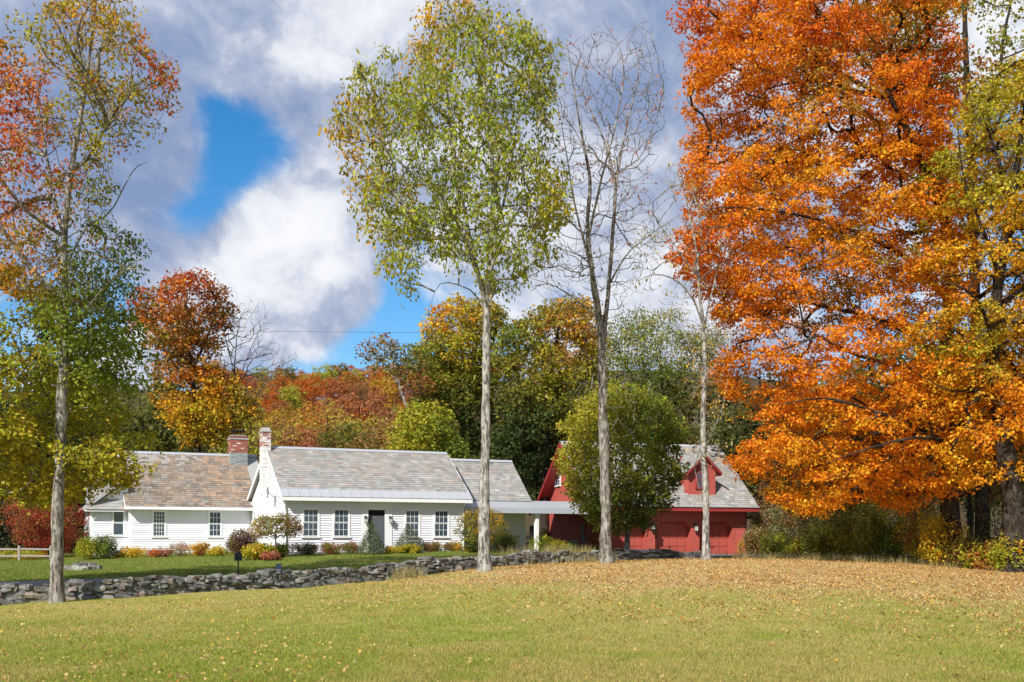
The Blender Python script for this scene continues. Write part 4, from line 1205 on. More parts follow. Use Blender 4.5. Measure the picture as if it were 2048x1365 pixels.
def slates(parent, E0, E1, R0, kind, seed, expo=.19, w=.29, nsep=300, skip=None, patch=None, R1=None):
    """courses of slates on the plane through eave E0-E1 and ridge R0(-R1); the lowest nsep are objects of their own"""
    rs_ = np.random.default_rng(seed)
    E0, E1, R0 = (np.array(q, float) for q in (E0, E1, R0))
    a = unit(E1 - E0)
    b_ = R0 - E0
    b_ = b_ - a * (b_ @ a)
    Lb = np.linalg.norm(b_)
    b_ = b_ / Lb
    n_ = np.cross(a, b_)
    if n_[2] < 0:
        n_ = -n_
    W_ = np.linalg.norm(E1 - E0)
    sl, sr = 0.0, W_
    V, Fq, Cc, nv = [], [], [], 0
    sep = 0
    rowz = np.arange(0, Lb - .05, expo)
    rot = Matrix((a, b_, n_)).transposed().to_4x4()
    meshes = {}
    for j, y in enumerate(rowz):
        left = 0.0 if R1 is None else (R0 - E0) @ a * y / Lb
        right = W_ if R1 is None else W_ + ((np.array(R1) - E1) @ a) * y / Lb
        x = left - (w / 2 if j % 2 else 0) + rs_.uniform(-.03, .03)
        while x < right - .02:
            ww = w * rs_.uniform(.8, 1.2)
            p, q = max(x, left), min(x + ww, right)
            x += ww
            if q - p < .05:
                continue
            cen = E0 + a * (p + q) / 2 + b_ * y
            if skip and skip(cen):
                continue
            lift = .022 + rs_.uniform(0, .008)
            hx = (q - p) / 2 - .004
            lo = -.02 + rs_.normal() * .006
            le = min(expo + .03, Lb - y)
            vv = np.array([(-hx, lo, lift), (hx, lo, lift), (hx, le, .006), (-hx, le, .006), (-hx, lo, -.005), (hx, lo, -.005)])
            col = slate_color(rs_, kind)
            if patch:
                col = patch(cen, col, rs_)
            if sep < nsep:
                key = (int(round(hx * 25)))
                if key not in meshes:
                    h_ = key / 25 - .0
                    mv = vv.copy()
                    mv[:, 0] = np.sign(mv[:, 0]) * h_
                    me = bpy.data.meshes.new("slate")
                    me.from_pydata(mv.tolist(), [], [(0, 1, 2, 3), (4, 5, 1, 0), (0, 3, 4), (1, 5, 2)])
                    me.materials.append(SLATE_O)
                    meshes[key] = me
                o = link("slate", meshes[key], parent)
                mat = rot.copy()
                mat.translation = Vector(cen)
                o.matrix_local = mat
                o.color = tuple(col) + (1,)
                sep += 1
                continue
            V.append(cen + vv[:, 0:1] * a + vv[:, 1:2] * b_ + vv[:, 2:3] * n_)
            Fq.append(np.array([(0, 1, 2, 3), (4, 5, 1, 0)]) + nv)
            nv += 6
            Cc.append(np.tile(col, (6, 1)))
    if V:
        o = link("slate_courses", fast_mesh("slate_courses", np.concatenate(V), np.concatenate(Fq), np.concatenate(Cc), SLATE), parent)
        o['kind'] = 'stuff'


def slab(g_, x0, x1, y0, z0, y1, z1, t_=.1):
    """roof slab between two lines parallel to x"""
    return g_.prism([(y0, z0), (y1, z1), (y1, z1 - t_), (y0, z0 - t_)], x0, x1, 'x')


ML = 8.72
# main block walls
gl = [(0, -.5), (7.5, -.5), (7.5, 2.66), (3.1, 4.92), (0, 2.60)]
Geo().prism(gl, 0, ML, 'x').build("wall", WHITE, house)
wins = [(606.6, 636.0), (668.0, 696.7), (811.0, 837.5), (869.0, 895.6)]
holes = []
for (a, b_) in wins:
    xa, xb = loc_x(a, 0), loc_x(b_, 0)
    window(house, xa, xb, .82, 2.06, -.012)
    holes.append((xa - .07, xb + .07, .75, 2.13))
da, db = loc_x(736, 0), loc_x(769, 0)
pa, pb = loc_x(724.5, 0), loc_x(783.5, 0)
holes.append((pa, pb, -.5, 2.36))
boards(house, .1, ML - .1, 0, -.35, 2.46, holes)
Geo().box(-.02, .1, -.035, .02, -.4, 2.47).box(ML - .1, ML + .02, -.035, .02, -.4, 2.47).build("corner_board", TRIM, house)
Geo().box(0, ML, -.04, .0, 2.47, 2.6).build("frieze_board", TRIM, house)
# doorway
dw = Geo().box(pa, da, -.06, .0, -.4, 2.06).box(db, pb, -.06, .0, -.4, 2.06).box(pa, pb, -.055, .0, 2.06, 2.30).box(loc_x(718.7, 0), loc_x(795.6, 0), -.13, .0, 2.30, 2.37).box(loc_x(717, 0), loc_x(797.5, 0), -.17, .0, 2.37, 2.44)
df = dw.build("door_surround", TRIM, house)
Geo().box(da, db, -.02, -.004, -.3, 2.06).build("recess_shade_panel", DARK, house)  # flat near-black panel on the wall, painted as the doorway's shade
dr = Geo().box(da + .2, db, -.035, -.021, -.25, 1.78).box(da + .27, db - .06, -.043, -.035, .95, 1.70).box(da + .27, db - .06, -.043, -.035, -.1, .82).build("door", DOORM, house)
Geo().box(da + .24, da + .27, -.07, -.036, .82, .9).build("handle", BLACK, dr)
# roof of the main block
yr, zr, ye, ze, yb, zb_ = 3.1, 5.10, -.46, 2.60, 7.75, 2.68
roofm = slab(slab(Geo(), -.2, 8.98, ye, ze, yr, zr), -.2, 8.98, yb, zb_, yr, zr).build("roof", CONC, house)
sl_ = unit(np.array([yr - ye, zr - ze]))
mt = .66
e_y, e_z = ye + sl_[0] * mt, ze + sl_[1] * mt
nrm_ = np.array([-sl_[1], sl_[0]])
gm = Geo()
gm.prism([(ye - .03, ze - .0), (e_y, e_z), (e_y + nrm_[0] * .02, e_z + nrm_[1] * .02), (ye - .03 + nrm_[0] * .02, ze + nrm_[1] * .02)], -.22, 9.0, 'x')
eave = gm.build("metal_eave", METAL, roofm)
for xx in np.arange(.1, 8.9, .478):
    Geo().prism([(ye - .03 + nrm_[0] * .02, ze + nrm_[1] * .02), (e_y + nrm_[0] * .02, e_z + nrm_[1] * .02), (e_y + nrm_[0] * .05, e_z + nrm_[1] * .05), (ye - .03 + nrm_[0] * .05, ze + nrm_[1] * .05)], xx, xx + .02, 'x').build("seam", METAL, roofm)
slates(roofm, (-.22, e_y, e_z), (9.0, e_y, e_z), (-.22, yr, zr), 'grey', 101)
Geo().prism([(yr - .16, zr - .07), (yr, zr + .05), (yr + .16, zr - .07), (yr, zr + .02)], -.22, 9.0, 'x').build("ridge_cap", METAL, roofm)
Geo().box(-.2, 8.98, ye - .03, ye + .0, ze - .17, ze - .01).build("gutter", TRIM, roofm)
Geo().box(-.18, 8.96, ye + .01, 0, 2.60 - .13, 2.60 - .10).build("soffit", TRIM, roofm)
Geo().tube([(-.02, -.42, 2.5), (-.03, -.12, 2.3), (.03, -.09, 1.9), (.03, -.09, -.3)], [.035] * 4, 7).build('downspout', TRIM, house)
Geo().tube([(ML - .03, -.42, 2.5), (ML - .03, -.12, 2.3), (ML - .05, -.09, 1.9), (ML - .05, -.09, -.3)], [.035] * 4, 7).build('downspout', TRIM, house)
# rakes of the two gables
for xx in (-.235, 8.985):
    for (y0, z0, y1, z1) in ((ye, ze, yr, zr), (yb, zb_, yr, zr)):
        Geo().prism([(y0, z0 + .01), (y1, z1 + .01), (y1, z1 - .2), (y0, z0 - .16)], xx, xx + .035, 'x').build("rake_board", TRIM, roofm)
# left gable boards
boards(house, 0, 1, 0, -.35, 4.75, rot=1, ox=-.001, clip=lambda z: (0 if z < 2.55 else (z - 2.55) / 2.37 * 3.1, 7.48 if z < 2.6 else 7.5 - (z - 2.62) / 2.26 * 4.4), holes=[(2.72, 3.48, -1, 6)])
Geo().box(-.04, .0, .0, .09, -.4, 2.5).box(-.04, .0, 7.41, 7.5, -.4, 2.6).build("corner_board", TRIM, house)
gy0 = loc_y(505.5, 0)
window(house, 6.35, 6.75, .95, 2.15, 0, 2, 2, rot=1, ox=-.012)


def brick_stack(name, parent, x0, x1, y0, y1, z0, z1, cols, seed, bl=.205, bh=.068):
    """a chimney shaft whose bricks are separate slabs joined in one mesh"""
    rs_ = np.random.default_rng(seed)
    g_ = Geo().box(x0 + .012, x1 - .012, y0 + .012, y1 - .012, z0, z1 - .01, (.42, .40, .38))
    z = z0
    row = 0
    while z < z1 - .02:
        zt = min(z + bh - .01, z1)
        for side in range(4):
            L0, L1 = (x0, x1) if side < 2 else (y0, y1)
            p = L0 - (bl / 2 if (row + side) % 2 else 0)
            while p < L1 - .01:
                a, b__ = max(p, L0) + .004, min(p + bl, L1) - .004
                p += bl
                if b__ - a < .03:
                    continue
                c_ = np.array(cols(z, rs_)) * math.exp(rs_.normal() * .14)
                o_ = rs_.uniform(0, .006)
                if side == 0:
                    g_.box(a, b__, y0 - o_, y0 + .012, z, zt, c_)
                elif side == 1:
                    g_.box(a, b__, y1 - .012, y1 + o_, z, zt, c_)
                elif side == 2:
                    g_.box(x0 - o_, x0 + .012, a, b__, z, zt, c_)
                else:
                    g_.box(x1 - .012, x1 + o_, a, b__, z, zt, c_)
        z += bh
        row += 1
    o = g_.build(name, BRICK, parent)
    o['kind'] = 'stuff'
    return o


def white_cols(z, r_):
    if z > 5.05 and r_.uniform() < .75:
        return (.40, .17, .14) if r_.uniform() < .6 else (.55, .45, .42)
    return (.74, .73, .71) if r_.uniform() < .93 else (.6, .52, .48)


ch = empty("chimney", (0, 0, 0), 0, parent=house)
ch['label'] = "white painted brick chimney against the gable end"
brick_stack("brickwork", ch, -.42, -.03, 2.75, 3.45, -.4, 5.78, white_cols, 201)
Geo().prism([(2.35, -.4), (3.85, -.4), (3.85, 2.3), (3.46, 2.9), (3.46, 3.0), (2.74, 3.0), (2.74, 2.9), (2.35, 2.3)], -.40, -.035, 'x').build("chimney_breast", WHITE, ch)
Geo().box(-.46, .01, 2.71, 3.49, 5.78, 5.84).prism([(2.74, 5.84), (3.46, 5.84), (3.3, 6.0), (2.9, 6.0)], -.40, -.05, 'x', (.9, .9, .9)).build("crown_cap", CONC, ch)

# left wing
wy = 7.5
wl = -6.0
Geo().prism([(wy, -.5), (wy + 6.6, -.5), (wy + 6.6, 2.3), (wy + 3.3, 5.0), (wy, 2.3)], wl, -.004, 'x').build("wall", WHITE, house)
wh = []
for (a, b_, ta, tb) in ((575, 682, 832, 1060), (1085, 1190, 838, 1060)):
    xa, xb = loc_x(180 + a / 4.55, wy), loc_x(180 + b_ / 4.55, wy)
    za, zb2 = loc_z(840 + tb / 4.55, xa, wy), loc_z(840 + ta / 4.55, xa, wy)
    window(house, xa, xb, za, zb2, wy - .012, 4 if a < 600 else 3, 3 if a < 600 else 2)
    wh.append((xa - .07, xb + .07, za - .07, zb2 + .07))
boards(house, wl + .12, -.05, wy, -.3, 2.2, wh)
Geo().box(wl - .02, wl + .12, wy - .035, wy + .02, -.4, 2.2).build("corner_board", TRIM, house)
Geo().box(wl, -.06, wy - .04, wy, 2.2, 2.3).build("frieze_board", TRIM, house)
wr = slab(slab(Geo(), wl - .2, .9, wy - .5, 2.30, wy + 3.3, 5.24), wl - .2, .9, wy + 7.1, 2.30, wy + 3.3, 5.24).build("roof", CONC, house)
wr['label'] = "tan brown slate roof of the left wing"


def tanpatch(cen, col, r_):
    if cen[0] > -2.2 and r_.uniform() < .4:
        return np.array((.34, .235, .16)) * math.exp(r_.normal() * .1)
    if cen[2] > 4.4 and cen[0] < -2 and r_.uniform() < .5:
        return np.array((.36, .33, .30))
    return col


slates(wr, (wl - .22, wy - .52, 2.31), (.2, wy - .52, 2.31), (wl - .22, wy + 3.3, 5.25), 'tan', 102, patch=tanpatch, skip=lambda c_: c_[0] > -.05 and c_[1] < 7.6)
Geo().prism([(wy + 3.14, 5.17), (wy + 3.3, 5.30), (wy + 3.46, 5.17), (wy + 3.3, 5.25)], wl - .22, .9, 'x').build("ridge_cap", METAL, wr)
Geo().box(wl - .2, -.03, wy - .55, wy - .52, 2.16, 2.31).build("gutter", TRIM, wr)
Geo().box(wl - .18, -.03, wy - .50, wy - .001, 2.185, 2.199).build("soffit", TRIM, wr)
for (y0, y1) in ((wy - .5, wy + 3.3), (wy + 7.1, wy + 3.3)):
    Geo().prism([(y0, 2.31), (y1, 5.25), (y1, 5.05), (y0, 2.14)], wl - .24, wl - .205, 'x').build("rake_board", TRIM, wr)
# lean-to at the left end
ly = wy + .35
Geo().prism([(wl - 1.75, -.5), (wl - .003, -.5), (wl - .003, 3.55), (wl - 1.75, 2.25)], ly, ly + 4.6, 'y').build("wall", WHITE, house)
xa, xb = loc_x(226.5, ly), loc_x(247.5, ly)
window(house, xa, xb, loc_z(1071, xa, ly), loc_z(1023, xa, ly), ly - .012, 1, 1)
boards(house, wl - 1.65, wl - .02, ly, -.3, 2.2, [(xa - .07, xb + .07, loc_z(1071, xa, ly) - .07, loc_z(1023, xa, ly) + .07)])
Geo().box(wl - 1.77, wl - 1.65, ly - .035, ly + .02, -.4, 2.2).build("corner_board", TRIM, house)
lr = Geo()
lr.prism([(wl - 2.05, 2.12), (wl - .21, 3.50), (wl - .21, 3.62), (wl - 2.05, 2.24)], ly - .35, ly + 4.9, 'y')
lro = lr.build("roof", CONC, house)
Geo().box(wl - 2.05, wl - .22, ly - .39, ly - .352, 2.05, 2.13).build("fascia", TRIM, lro)
# small hip face in front of the lean-to roof
slates(lro, (wl - 2.0, ly - .42, 2.16), (wl - .23, ly - .42, 2.16), (wl - 1.9, ly + .9, 3.7), 'grey', 104, R1=(wl - .23, ly + .9, 3.7), nsep=40)
Geo().add([(wl - 2.03, ly - .41, 2.14), (wl - .22, ly - .41, 2.14), (wl - .22, ly + .92, 3.69)], [(0, 1, 2)]).build("hip_face", CONC, lro)

rc = empty("chimney", (0, 0, 0), 0, parent=house)
rc['label'] = "red brick chimney on the ridge of the left wing"
sx = loc_x(475, wy + 3.0)


def red_cols(z, r_):
    if z < 5.3:
        return (.30, .33, .33)
    if z > 5.98:
        return (.24, .085, .07)
    return (.34, .12, .085) if r_.uniform() < .93 else (.6, .5, .45)


brick_stack("brickwork", rc, sx - .44, sx + .44, wy + 2.5, wy + 3.3, 4.5, 6.22, red_cols, 202)
Geo().box(sx - .48, sx + .48, wy + 2.46, wy + 3.34, 6.02, 6.10).box(sx - .40, sx + .40, wy + 2.55, wy + 3.25, 6.222, 6.27).build("crown_cap", CONC, rc)
gc = Geo()
for (qx, qy) in ((-.25, 2.65), (.25, 2.65), (-.25, 3.15), (.25, 3.15)):
    gc.box(sx + qx - .02, sx + qx + .02, wy + qy - .02, wy + qy + .02, 6.27, 6.5)
gc.box(sx - .34, sx + .34, wy + 2.58, wy + 3.22, 6.5, 6.55).build("rain_cap", BLACK, rc)

# right wing
rw0, rw1 = ML + .003, 12.9
Geo().prism([(2.0, -.5), (6.4, -.5), (6.4, 2.6), (4.2, 4.7), (2.0, 2.6)], rw0, rw1, 'x').build("wall", WHITE, house)
boards(house, rw0 + .02, rw1 - .1, 2.0, -.2, 2.45)
Geo().box(rw1 - .1, rw1 + .02, 1.965, 2.02, -.4, 2.45).build("corner_board", TRIM, house)
rr_ = slab(slab(Geo(), ML + .3, rw1 + .2, 1.7, 2.65, 4.2, 4.86), ML + .3, rw1 + .2, 6.7, 2.65, 4.2, 4.86).build("roof", CONC, house)
slates(rr_, (ML - .1, 1.68, 2.66), (rw1 + .22, 1.68, 2.66), (ML - .1, 4.2, 4.87), 'grey', 103, skip=lambda c_: c_[0] < 8.98 and c_[2] < 4.9 and c_[1] < 3.2 and False, nsep=200)
Geo().prism([(4.04, 4.80), (4.2, 4.92), (4.36, 4.80), (4.2, 4.87)], ML + .3, rw1 + .22, 'x').build("ridge_cap", METAL, rr_)
for (y0, y1) in ((1.7, 4.2), (6.7, 4.2)):
    Geo().prism([(y0, 2.66), (y1, 4.87), (y1, 4.70), (y0, 2.5)], rw1 + .205, rw1 + .235, 'x').build("rake_board", TRIM, rr_)

# breezeway between house and garage
bz = empty("breezeway", (HO[0] + U[0] * 9, HO[1] + U[1] * 9, HO[2]), TH, "flat grey metal roofed breezeway joining the white house to the red garage", "breezeway")
b1 = loc_x(1183, 0) - 9
Geo().prism([(-.15, 2.20), (1.95, 2.62), (1.95, 2.68), (-.15, 2.26)], -.25, b1, 'x').build("roof", METAL, bz)
Geo().box(-.26, b1, -.20, -.155, 1.98, 2.24).build("fascia", simple("grey_fascia", (.42, .45, .50), .5, .05), bz)
Geo().prism([(3.95, 1.955), (9.3, 1.955), (9.9, 6.6), (10.6, 12.4), (6.2, 12.4), (6.2, 6.6), (3.95, 6.6)], 2.56, 2.64, 'z').build('shade_deck', METAL, bz)  # unseen deck added to throw shade on the garage's left wall
Geo().box(-.24, b1 - .02, -.15, 1.9, 2.10, 2.13).build("ceiling", TRIM, bz)
for pxx in (1074.5,):
    xx = loc_x(pxx, 0) - 9
    po = Geo().box(xx - .09, xx + .09, .0, .18, -.5, 1.98).box(xx - .13, xx + .13, -.04, .22, 1.88, 1.979).build("post", TRIM, bz)
# bench under the breezeway
bn_x = loc_x(1000, .9)
be = empty("bench", (HO[0] + U[0] * bn_x + Vv[0] * .9, HO[1] + U[1] * bn_x + Vv[1] * .9, HO[2] + .1), TH, "dark wooden bench under the breezeway roof", "bench")
Geo().box(-.75, .75, -.22, .22, .40, .45).build("seat", BLACK, be)
Geo().box(-.75, .75, .2, .24, .5, .85).build("backrest", BLACK, be)
for lx in (-.7, .66):
    Geo().box(lx, lx + .05, -.2, -.15, -.3, .4).build("leg", BLACK, be)
    Geo().box(lx, lx + .05, .15, .2, -.3, .5).build("leg", BLACK, be)


def lantern(x, y, z, o, th, label, mat, name="wall_lantern", s=1.0, parent_rot=0):
    c_, s_ = math.cos(th), math.sin(th)
    r_ = empty(name, (o[0] + c_ * x - s_ * y, o[1] + s_ * x + c_ * y, o[2] + z), th, label, "lantern")
    Geo().box(-.05 * s, .05 * s, -.012, 0, -.02 * s, .16 * s).box(-.015, .015, -.14 * s, -.012, .10 * s, .13 * s).build("bracket", mat, r_)
    Geo().prism([(-.06 * s, 0.10 * s), (.06 * s, 0.10 * s), (.09 * s, .06 * s), (-.09 * s, .06 * s)], -.23 * s, -.05 * s, 'y').build("hood", mat, r_)
    Geo().box(-.055 * s, .055 * s, -.195 * s, -.085 * s, -.15 * s, .06 * s).build("glass", LAMPG, r_)
    cg = Geo()
    for (qx, qy) in ((-.06, -.2), (.05, -.2), (-.06, -.09), (.05, -.09)):
        cg.box(qx * s, (qx + .012) * s, qy * s, (qy + .012) * s, -.16 * s, .06 * s)
    cg.box(-.065 * s, .065 * s, -.205 * s, -.075 * s, -.19 * s, -.151 * s).build("cage", mat, r_)


lantern(loc_x(730, 0), -.06, 1.62, HO, TH, "black wall lantern left of the front door", BLACK)
lantern(loc_x(779.5, 0), -.06, 1.62, HO, TH, "black wall lantern right of the front door", BLACK)
# satellite dish
dy = loc_y(551, -.1)
sd = empty("satellite_dish", (HO[0] - Vv[0] * 0 + U[0] * -.03 + Vv[0] * 1.55, HO[1] + U[1] * -.03 + Vv[1] * 1.55, HO[2] + 2.75), TH, "grey satellite dish mounted on the white gable beside the chimney", "satellite dish")
gd = Geo()
th_ = np.linspace(0, 2 * np.pi, 20, endpoint=False)
rings = [(0, 0), (.12, .012), (.22, .045), (.27, .07)]
vv, ff = [], []
for r_, dz_ in rings:
    vv += [(-.35 - dz_, r_ * math.cos(a) * .85, .1 + r_ * math.sin(a)) for a in th_]
for i in range(3):
    for j in range(20):
        ff.append((i * 20 + j, i * 20 + (j + 1) % 20, (i + 1) * 20 + (j + 1) % 20, (i + 1) * 20 + j))
gd.add(vv, ff).build("dish", simple("dish_grey", (.22, .22, .23), .5, .08), sd, True)
Geo().tube([(0, 0, -.1), (-.15, 0, -.08), (-.34, 0, .08)], [.02, .02, .02], 6).build("mount", BLACK, sd)
Geo().tube([(-.36, 0, -.12), (-.6, 0, -.06), (-.72, 0, .06)], [.012, .012, .012], 6).build("feed_arm", BLACK, sd)

# ------------------------------------------------------------------ red garage
TG = R(17)
GO = (4.72, 64.25, .85)
gar = empty("red_garage", GO, TG, "red barn like garage with three doors, a dormer and a slate roof", "garage")
GL = 9.42
ge_y, ge_z, gr_y, gr_z = -.85, 2.80, 4.1, 6.74
GS = (gr_z - ge_z) / (gr_y - ge_y)
Geo().prism([(.5, -.5), (8.2, -.5), (8.2, 3.42), (gr_y, 6.62), (.5, 3.8)], 0, GL, 'x').build("wall", RED, gar)
# front wall with three chamfered openings
spans = [(loc_x(1227, 0, GO, TG), loc_x(1293, 0, GO, TG)), (loc_x(1309.6, 0, GO, TG), loc_x(1381.3, 0, GO, TG)), (loc_x(1398, 0, GO, TG), loc_x(1464, 0, GO, TG))]
zt = 1.95
fw = Geo()
edge = 0.0
for (a, b_) in spans:
    fw.box(edge, a, -.05, .5, -.5, zt)
    edge = b_
fw.box(edge, GL, -.05, .5, -.5, zt).box(0, GL, -.05, .5, zt, 3.4)
for (a, b_) in spans:
    fw.prism([(a, zt), (a, zt - .35), (a + .35, zt)], -.047, .5, 'y').prism([(b_, zt), (b_ - .35, zt), (b_, zt - .35)], -.047, .5, 'y')
fw.build("front_wall", RED, gar)
for (a, b_) in spans:
    gd_ = Geo().box(a, b_, .44, .497, -.3, zt).build("garage_door", RED, gar)
    W_ = (b_ - a - .16) / 4
    pm = None
    for r_ in range(4):
        for c_ in range(4):
            if pm is None:
                o = Geo().prism([(0.04, .04), (W_ - .04, .04), (W_ - .04, .42), (.04, .42)], -.03, 0, 'y').build("panel", RED, gd_)
                pm = o.data
            else:
                o = link("panel", pm, gd_)
            o.location = (a + .08 + c_ * W_, .438, .02 + r_ * .475)
    Geo().box((a + b_) / 2 - .07, (a + b_) / 2 + .07, .40, .436, .44, .50).build("handle", BLACK, gd_)
gr_ = slab(slab(Geo(), -.68, GL + .42, ge_y, ge_z, gr_y, gr_z, .14), -.68, GL + .42, 9.2, ge_z, gr_y, gr_z, .14).build("roof", RED_TRIM, gar)
Geo().box(-.66, GL + .40, ge_y - .05, ge_y - .002, ge_z - .27, ge_z - .03).build("fascia", RED_TRIM, gr_)
Geo().box(-.66, GL + .40, ge_y, -.052, ge_z - .25, ge_z - .19).build("soffit", RED_TRIM, gr_)
Geo().box(-.69, GL + .43, ge_y - .12, ge_y - .0, ge_z - .035, ge_z + .005).build("drip_edge", METAL, gr_)
dxa, dxb = loc_x(1376.5, 0, GO, TG), loc_x(1431, 0, GO, TG)
dzp, dze = 5.80, 4.92


def in_dormer(c_):
    x, y, z = c_
    mid = (dxa + dxb) / 2
    top = dzp - abs(x - mid) * (dzp - dze) / ((dxb - dxa) / 2)
    return -.02 < y and z < min(top, dzp) - .02 and dxa < x < dxb


slates(gr_, (-.7, ge_y - .03, ge_z + .0), (GL + .44, ge_y - .03, ge_z + .0), (-.7, gr_y, gr_z + .005), 'grey', 110, skip=in_dormer, nsep=300, w=.32, expo=.21)
Geo().prism([(gr_y - .15, gr_z - .08), (gr_y, gr_z + .06), (gr_y + .15, gr_z - .08), (gr_y, gr_z + .02)], -.7, GL + .44, 'x').build("ridge_cap", METAL, gr_)
for xx in (-.72, GL + .425):
    for (y0, y1) in ((ge_y, gr_y), (9.2, gr_y)):
        Geo().prism([(y0, ge_z - .0), (y1, gr_z - .0), (y1, gr_z - .27), (y0, ge_z - .24)], xx, xx + .04, 'x').build("rake_board", RED_TRIM, gr_)
# dormer
dm = Geo().prism([(dxa, 2.9), (dxb, 2.9), (dxb, dze), ((dxa + dxb) / 2, dzp - .05), (dxa, dze)], 0, 2.9, 'y').build("dormer", RED, gar)
mid = (dxa + dxb) / 2
hw = (dxb - dxa) / 2
sl2 = (dzp - dze) / hw
for s_ in (-1, 1):
    e = hw + .24
    Geo().prism([(mid, dzp + .08), (mid + s_ * e, dzp + .08 - sl2 * e), (mid + s_ * e, dzp - .06 - sl2 * e), (mid, dzp - .06)], -.38, 3.4, 'y').build("dormer_roof", RED_TRIM, dm)
    E0 = (mid + s_ * (e + .02), -.4, dzp + .08 - sl2 * e)
    E1 = (mid + s_ * (e + .02), 2.4, dzp + .08 - sl2 * e)
    slates(gar, E0, E1, (mid, -.4, dzp + .085), 'grey', 120 + s_, nsep=0)
window(gar, loc_x(1393, 0, GO, TG), loc_x(1407.5, 0, GO, TG), 3.92, 4.80, -.012, 2, 2, frame_mat=RED_TRIM)
Geo().box(dxa, dxb, -.03, 0, 3.42, 3.5).build("dormer_sill", RED_TRIM, dm)
# left gable: small window, side door openings
wy0, wy1 = loc_y(1121, 0, GO, TG), loc_y(1112.5, 0, GO, TG)
window(gar, wy0, wy1, loc_z(971, 0, wy0, GO, TG), loc_z(949, 0, wy0, GO, TG), 0, 2, 2, rot=1, ox=-.012)
for (pa_, pb_) in ((1071, 1060), (1170, 1162)):
    y0, y1 = loc_y(pa_, 0, GO, TG), loc_y(pb_, 0, GO, TG)
    Geo().box(-.03, -.002, y0, y1, -.4, 1.85).build("side_door", DARK if pa_ < 1100 else DOORM, gar)  # the darker one is a sheet painted as the shade in an opening
Geo().box(-.05, -.003, .0, .14, -.4, 3.2).box(-.05, -.003, 8.06, 8.2, -.4, 3.2).build("corner_board", RED_TRIM, gar)
Geo().box(-.2, GL + .2, -.9, -.06, -.5, .02).build("apron", CONC, gar)
lantern(loc_x(1303.5, 0, GO, TG), -.06, 1.62, GO, TG, "dark wall lantern between the left and middle garage doors", BLACK, s=1.35)
lantern(loc_x(1389, 0, GO, TG), -.06, 1.62, GO, TG, "dark wall lantern between the middle and right garage doors", BLACK, s=1.35)
# red railing by the right corner of the garage
p_ = px(1473, 1110, 65.3)
ra = empty("railing", (p_[0], p_[1], gz(p_[0], p_[1])), R(12), "short red railing beside the right corner of the garage", "railing")
RP = simple("pink_red_paint", (.48, .10, .09), .6, .06)
Geo().box(0, .55, -.03, .03, 1.28, 1.36).build("rail", RP, ra)
Geo().box(0, .55, -.025, .025, .28, .34).build("rail", RP, ra)
for k in range(6):
    Geo().box(.02 + k * .098, .05 + k * .098, -.02, .02, .34 if 0 < k < 5 else -.1, 1.28).build("baluster" if 0 < k < 5 else "post", RP, ra)
# dark green bin
p_ = px(1143, 1098, 59)
bi = empty("trash_bin", (p_[0], p_[1], gz(p_[0], p_[1]) - .02), R(20), "dark green trash bin standing by the red garage wall", "bin")
Geo().prism([(-.20, 0), (.20, 0), (.25, .62), (-.25, .62)], -.22, .22, 'y').build("body", GREENP, bi)
Geo().prism([(-.28, .62), (.28, .62), (.24, .69), (-.24, .69)], -.27, .27, 'y').build("lid", simple("bin_lid", (.10, .13, .10), .5, .1), bi)
for s_ in (-.16, .16):
    Geo().tube([(s_ - .03, .2, .09), (s_ + .03, .2, .09)], [.09, .09], 12).build("wheel", BLACK, bi)

# ------------------------------------------------------------------ stone walls
STM = []
for i in range(9):
    r2 = np.random.default_rng(300 + i)
    gq = []
    n_ = 3
    idx = {}
    vs_, fs_ = [], []

    def vid(p):
        if p not in idx:
            idx[p] = len(vs_)
            q = np.array(p, float) - 1
            qn = q / max(np.linalg.norm(q), 1e-6)
            w_ = .66
            q = q * w_ + qn * (1 - w_) * 1.15
            q = q * (1 + r2.normal(size=3) * .15)
            vs_.append(q * .5)
        return idx[p]

    for ax in range(3):
        for sd_ in (0, 2):
            for u_ in (0, 1):
                for w_i in (0, 1):
                    qd = []
                    for (a, b_) in ((0, 0), (1, 0), (1, 1), (0, 1)):
                        p = [0, 0, 0]
                        p[ax] = sd_
                        p[(ax + 1) % 3] = u_ + a
                        p[(ax + 2) % 3] = w_i + b_
                        qd.append(vid(tuple(p)))
                    fs_.append(qd if sd_ else qd[::-1])
    me = bpy.data.meshes.new("stone")
    me.from_pydata([tuple(v) for v in vs_], [], fs_)
    me.materials.append(STONE)
    STM.append(me)
STC = [(.23, .225, .205), (.30, .29, .26), (.17, .165, .15), (.36, .34, .30), (.26, .23, .19), (.33, .27, .22), (.14, .135, .125), (.28, .28, .25)]


def stone(parent, loc, size, rz, rs_, tint=1.0, name="stone"):
    o = link(name, STM[int(rs_.integers(len(STM)))], parent)
    o.location = loc
    o.rotation_euler = (rs_.normal() * .12, rs_.normal() * .12, rz + rs_.normal() * .15 + (math.pi if rs_.uniform() < .5 else 0))
    o.scale = size
    o.color = tuple(np.array(STC[int(rs_.integers(len(STC)))]) * tint * .62 * math.exp(rs_.normal() * .22)) + (1,)
    return o


